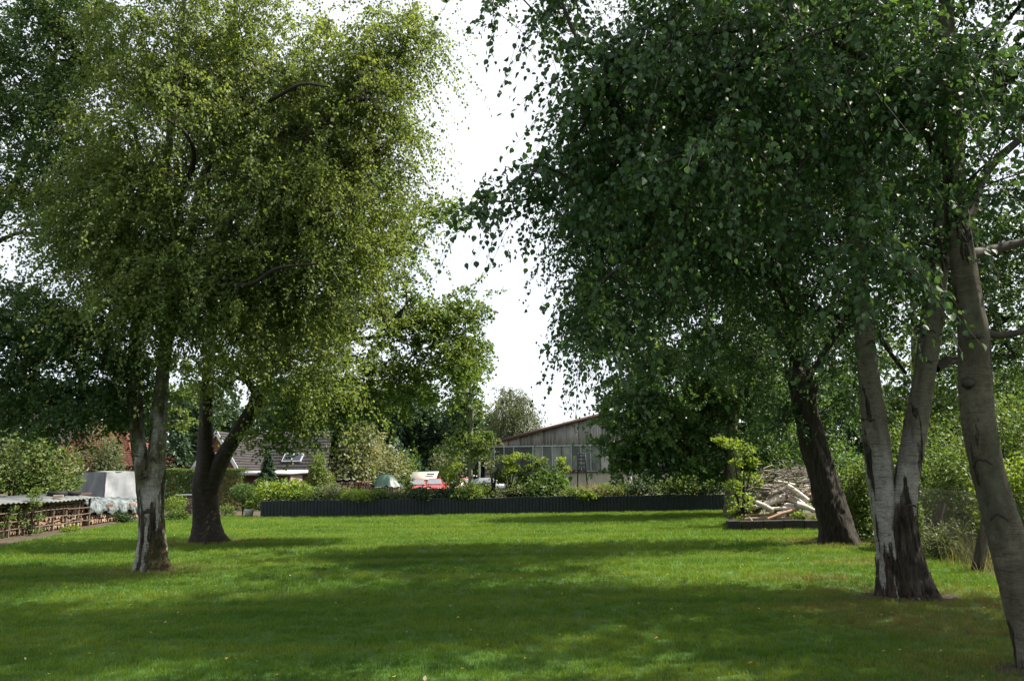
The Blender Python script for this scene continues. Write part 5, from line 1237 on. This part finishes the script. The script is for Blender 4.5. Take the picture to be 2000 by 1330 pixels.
# other shrubs
def at0(px, py, Y): 
    p = W(px, py, Y); p[2] = 0; return p
ELDER = [(1405, 860, 16, 6), (1430, 868, 22, 9), (1455, 880, 22, 12), (1470, 905, 16, 16), (1440, 905, 20, 12), (1452, 935, 24, 16), (1432, 950, 14, 10), (1466, 962, 18, 14), (1446, 978, 22, 14),
         (1432, 1000, 12, 8), (1458, 1000, 18, 10), (1474, 990, 12, 12), (1448, 1015, 14, 6), (1478, 940, 12, 20)]
for i, (px, Y, w, top, dep, mt, n, lf, lab, cat, lob) in enumerate((
    (20, 29., 95, 848, 1.6, L_RHODO, 7000, .13, 'tall rhododendron bush behind the firewood at the left edge', 'bush', 14),
    (92, 30., 46, 862, 1.4, L_RHODO, 4800, .13, 'rhododendron bush between the left edge bush and the trailer', 'bush', 12),
    (716, 62., 72, 822, 3, L_CREAM, 9000, .24, 'huge pale domed rhododendron in the yard behind the log stacks', 'bush', 16),
    (655, 60., 36, 872, 2, L_GREYG, 2200, .22, 'greyish bush beside the domed rhododendron, right of the dark roof', 'bush', 10),
    (790, 82., 30, 880, 2, L_SHRUB, 2200, .24, 'rounded green bush behind the sheet-roofed stand', 'bush', 10),
    (872, 84., 34, 862, 2.4, L_GREYG, 2400, .26, 'broad soft green tree-like bush left of the young tree', 'bush', 11),
    (196, 46., 50, 850, 1.6, L_GREYG, 6500, .15, 'grey green bush before the red tiled roof', 'bush', 10),
    (1450, 23.4, 45, 858, .9, L_BRIGHT, 2600, .10, 'bright yellow green elder shrub at the right end of the wall', 'shrub', 16),
    (1694, 18.6, 46, 886, .8, L_SHRUB, 6500, .08, 'green leafy bush between the dark leaning trunk and the double birch', 'bush', 14),
    (1650, 27., 60, 850, 1.3, L_OAK, 4200, .12, 'dark bush behind the brushwood and dark leaning trunk', 'bush', 12),
    (1865, 16.8, 75, 878, 1.0, L_SHRUB, 8000, .075, 'sunlit bush behind the wire fence between the two birches', 'bush', 14),
    (1985, 14.6, 80, 885, .9, L_BRIGHT, 8000, .075, 'sunlit bright bush behind the fence at the right edge', 'bush', 14),
    (1790, 24., 70, 800, 1.6, L_SHRUB, 5200, .11, 'tall bush seen between the two trunks of the double birch', 'bush', 14),
    (1960, 30., 100, 740, 2, L_SHRUB, 6500, .15, 'tall leafy hazel bush rising behind the right fence', 'bush', 16),
    (1545, 28., 60, 850, 1.5, L_OAK, 4000, .13, 'dark bush directly behind the brushwood heap', 'bush', 12),
    (440, 34.5, 16, 985, .4, L_SHRUB, 900, .07, 'small round shrub right of the cherry trunk foot', 'shrub', 8),
    (346, 32., 18, 990, .4, L_SHRUB, 900, .07, 'small green shrub between birch and cherry trunks', 'shrub', 8),
    (244, 30.5, 20, 1000, .35, L_DARKS, 1300, .06, 'small very dark round shrub left of the birch trunk', 'shrub', 9),
    (140, 26.3, 17, 1026, .3, L_BRIGHT, 700, .06, 'small yellow green shrub at the foot of the long firewood stack', 'shrub', 8),
    (62, 24.8, 26, 950, .35, L_SHRUB, 800, .07, 'thin green plant climbing the rails of the firewood stack', 'plant', 10),
    (335, 36., 28, 960, .5, L_BRIGHT, 1100, .08, 'loose light shrub before the clipped hedge by the birch', 'shrub', 10),
    (525, 47, 1, 940, .3, L_SHRUB, 10, .06, '', '', 0),
    (624, 50., 30, 884, 1.2, L_SHRUB, 3600, .15, 'green bush right of the plank shed below the skylights', 'bush', 10),
    (1755, 16.2, 40, 955, .5, L_SHRUB, 3000, .07, 'low dark leafy bush behind the foot of the double birch', 'bush', 9),
    (1845, 14.4, 40, 1010, .4, L_GREYG, 2200, .05, 'low greyish undergrowth bush around the leaning fence post', 'bush', 9),
    (8, 23.6, 26, 985, .3, L_SHRUB, 700, .07, 'thin green plant before the firewood rails at the very picture edge', 'plant', 9),
    (506, 41., 17, 936, .5, L_SHRUB, 1900, .08, 'little cushion-shaped clipped bush before the shed', 'shrub', 8))):
    if not lab: continue
    b = at0(px, 1000, Y); r = w*ppm(Y); h = W(px, top, Y)[2]
    shrub('garden_bush' if cat != 'plant' else 'climbing_plant', lab, cat, b, r, dep, h, lf, n, mt, 300+i, lobes=lob, upright=(px in (62, 8)), lobe_px=ELDER if px == 1450 else None, stem=True)
# topiary ball on a stem
tb = at0(474, 1000, 36.); tz = W(474, 962, 36.)[2]
def topiary():
    root = empty('standard_tree', tb, 'little round-headed standard tree beside the white pot', 'tree')
    MB().tube([tb, tb+np.array([.01, 0, tz])], [.035, .025], 7).done('trunk', B_TWIG, root, True)
    rng = np.random.default_rng(77); n = 2600; P = ellipsoid(rng, n, tb+np.array([0, 0, tz]), (.62, .6, .42), .4); D = rnd_unit(rng, n); Nn = rnd_unit(rng, n); Nn[:, 2] += .5
    V, F, t = leafgeo(P, D, Nn, .075*(.7+.6*rng.random(n)), rng.random(n), KITE); build('crown', V, F, L_OAK, root, attrs={'tint': t})
topiary()
# conifers
def fir(name, label, base, h, r, n, seed, lf=.16):
    rng = np.random.default_rng(seed); root = empty(name, base, label, 'tree'); base = np.array(base)
    MB().tube([base, base+np.array([0, 0, h*.95])], [.03*h, .006*h], 8).done('trunk', B_DARK, root, True)
    z = 1-np.sqrt(rng.random(n)); a = rng.random(n)*6.283; lay = np.floor(z*13)/13; rr = r*(1-lay-.02)*(.25+.75*rng.random(n)**.6)*(.8+.35*np.sin(a*5+lay*40))
    P = base+np.stack([rr*np.cos(a), rr*np.sin(a), h*(.05+.95*z)-.12*rr], 1); D = np.stack([np.cos(a), np.sin(a), -.25+.3*rng.normal(size=n)], 1); Nn = rnd_unit(rng, n)*.5; Nn[:, 2] += 1
    V, F, t = leafgeo(P, D, Nn, lf*(.7+.6*rng.random(n)), rng.random(n), LANCE); build('crown', V, F, L_FIR, root, attrs={'tint': t})
b = at0(521, 960, 43.); fir('fir_tree', 'small dark conical fir tree before the white-roofed shed', b, W(521, 878, 43.)[2], 29*ppm(43.), 7000, 5, .2)
b = at0(345, 960, 50.); fir('spruce_tree', 'dark spruce behind the clipped hedge between the trunks', b, W(345, 815, 50.)[2], 55*ppm(50.), 4200, 6, .3)

# far woods: one mass
def woods():
    rng = np.random.default_rng(31); PP = []; SS = []; TT = []
    def crown(px, top, Y, hw, n, lf):
        s = ppm(Y); zt = W(px, top, Y)[2]; c = at0(px, 900, Y)
        for k in range(9):
            u = rnd_unit(rng, 1)[0]; cc = c+np.array([u[0]*hw*s*.55, u[1]*hw*s*.4, zt*(.25+.6*rng.random())]); rr = np.array([hw*s*.5, hw*s*.45, zt*.2])
            q = ellipsoid(rng, n//9, cc, rr, .4); q = q[(q[:, 2] > .1) & (q[:, 2] < zt)]; PP.append(q); SS.append(np.full(len(q), lf)); TT.append(np.full(len(q), rng.random()))
    for (px, top, Y, hw) in ((760, 752, 95, 70), (830, 740, 100, 60), (890, 770, 96, 55), (940, 790, 105, 45), (700, 755, 100, 65), (620, 745, 110, 65), (540, 735, 105, 75), (450, 740, 110, 70),
                             (360, 745, 105, 75), (260, 745, 110, 75), (160, 780, 105, 70), (60, 770, 100, 80), (-60, 760, 100, 90), (-200, 740, 100, 110), (1070, 850, 125, 50), (1130, 826, 130, 14),
                             (1290, 760, 120, 60), (1380, 740, 110, 70), (1480, 720, 110, 80), (1580, 730, 70, 70), (1680, 740, 62, 80), (1780, 745, 55, 80), (1880, 735, 50, 80), (1990, 700, 48, 90), (2110, 680, 48, 110), (2260, 660, 48, 120)):
        crown(px, top, Y, hw, 4200, .0062*Y)
    for k, px in enumerate(range(-260, 2300, 75)): crown(px, 872+18*math.sin(k*2.3), 112+6*math.sin(k*1.7), 60, 1500, .75)
    P = np.vstack(PP); S = np.concatenate(SS); T = np.concatenate(TT); n = len(P)
    D = rnd_unit(rng, n); Nn = rnd_unit(rng, n)*.8; Nn[:, 2] += .5
    V, F, t = leafgeo(P, D, Nn, S*(.6+.8*rng.random(n)), np.clip(T*.6+.4*rng.random(n), 0, 1), KITE)
    tag(build('woods', V, F, L_WOODS, attrs={'tint': t}), 'dark far woodland closing the view behind the houses and hall', kind='stuff')
woods()

# ================================================================== WIRE FENCE AND WEEDS (right)
F1, F2 = G(1815, 1082), G(1908, 1116)
fd = F2-F1; F3 = F2+fd*1.0; F0 = F1-fd*1.3
def fence():
    root = empty('wire_fence', F1, 'sagging chain-link wire fence with old timber posts at the right edge', 'fence')
    M_POST = simple('old_post', [(.3, (.022, .018, .013)), (.7, (.07, .058, .042))], 5, .9, 7, (3, 3, .5), bump=.5)
    top = W(1840, 982, F1[1]+.1)
    m = MB(); d = (top-F1); m.tube([F1-d*.05, F1+d*.5, top], [.085, .08, .075], 8); m.done('post', M_POST, root)
    t2 = F2+np.array([.3, 0, .95]); MB().tube([F2, (F2+t2)/2, t2], [.09, .085, .08], 8).done('post', M_POST, root)
    t3 = F3+np.array([.0, 0, 1.25]); MB().tube([F3, t3], [.08, .075], 8).done('post', M_POST, root)
    V = []; F = []; M_W = simple('rusty_wire', c2((.05, .045, .03), .7), 9, .6)
    L = np.linalg.norm(F3-F0); uu = (F3-F0)/L; hgt = 1.2; stp = .10; b = 0
    nn_ = np.array([-uu[1], uu[0], 0])
    for sgn in (1, -1):
        for s in np.arange(-hgt, L+hgt, stp):
            z0, z1 = 0., hgt; s0, s1 = s, s+sgn*hgt
            if s1 > L: z1 = (L-s)*1.0; s1 = L
            if s1 < 0: z1 = s; s1 = 0
            if s0 < 0: z0 = -s; s0 = 0
            if s0 > L: z0 = s-L; s0 = L
            if z1-z0 < .05: continue
            pts = []
            for f in (0, .5, 1):
                q = F0+uu*(s0+(s1-s0)*f); z = z0+(z1-z0)*f; q = q+nn_*(.05*math.sin(q[0]*1.4)+.1); q[2] = z+.04; pts.append(q)
            v, ff = tube(pts, .0012, 3, False); V.append(v); F.append(np.array(ff)+b); b += len(v)
    o = build('wire_mesh', np.vstack(V), np.vstack(F), M_W, root); o['kind'] = 'stuff'
    m = MB(); p0, p1 = F0+nn_*.1, F3+nn_*.1; m.tube([p0+np.array([0, 0, 1.24]), (p0+p1)/2+np.array([0, 0, 1.2]), p1+np.array([0, 0, 1.24])], .004, 5); m.done('top_wire', M_W, root)
fence()
drygrass('tall_weeds', 'tall rank grass and weeds along the wire fence on the right', (F1+F2)/2+np.array([.75, .1, 0]), .75, 1.9, .5, 2600, 81, leafmat('weed_blade', [(.04, .06, .02), (.07, .09, .03), (.14, .13, .06)], .35))
drygrass('fence_weeds', 'dry matted grass at the fence foot beside the leaning birch', F2+np.array([.45, -.7, 0]), .5, 1.0, .3, 900, 82)
drygrass('bed_weeds', 'low weeds and stalks growing over the soil of the raised bed', np.array([W(1520, 1010, BY+1)[0], BY+.9, .22]), 1.3, .7, .2, 900, 83, leafmat('bed_weed_blade', [(.05, .07, .02), (.1, .12, .04), (.2, .17, .09)], .3))
drygrass('border_weeds', 'low weeds along the soil edge at the foot of the firewood stack', (G(0, 1062)+G(150, 1035))/2+np.array([.2, .35, 0]), 2.6, 1.6, .16, 700, 84, leafmat('border_weed_blade', [(.05, .09, .02), (.1, .15, .04), (.16, .2, .06)], .35))
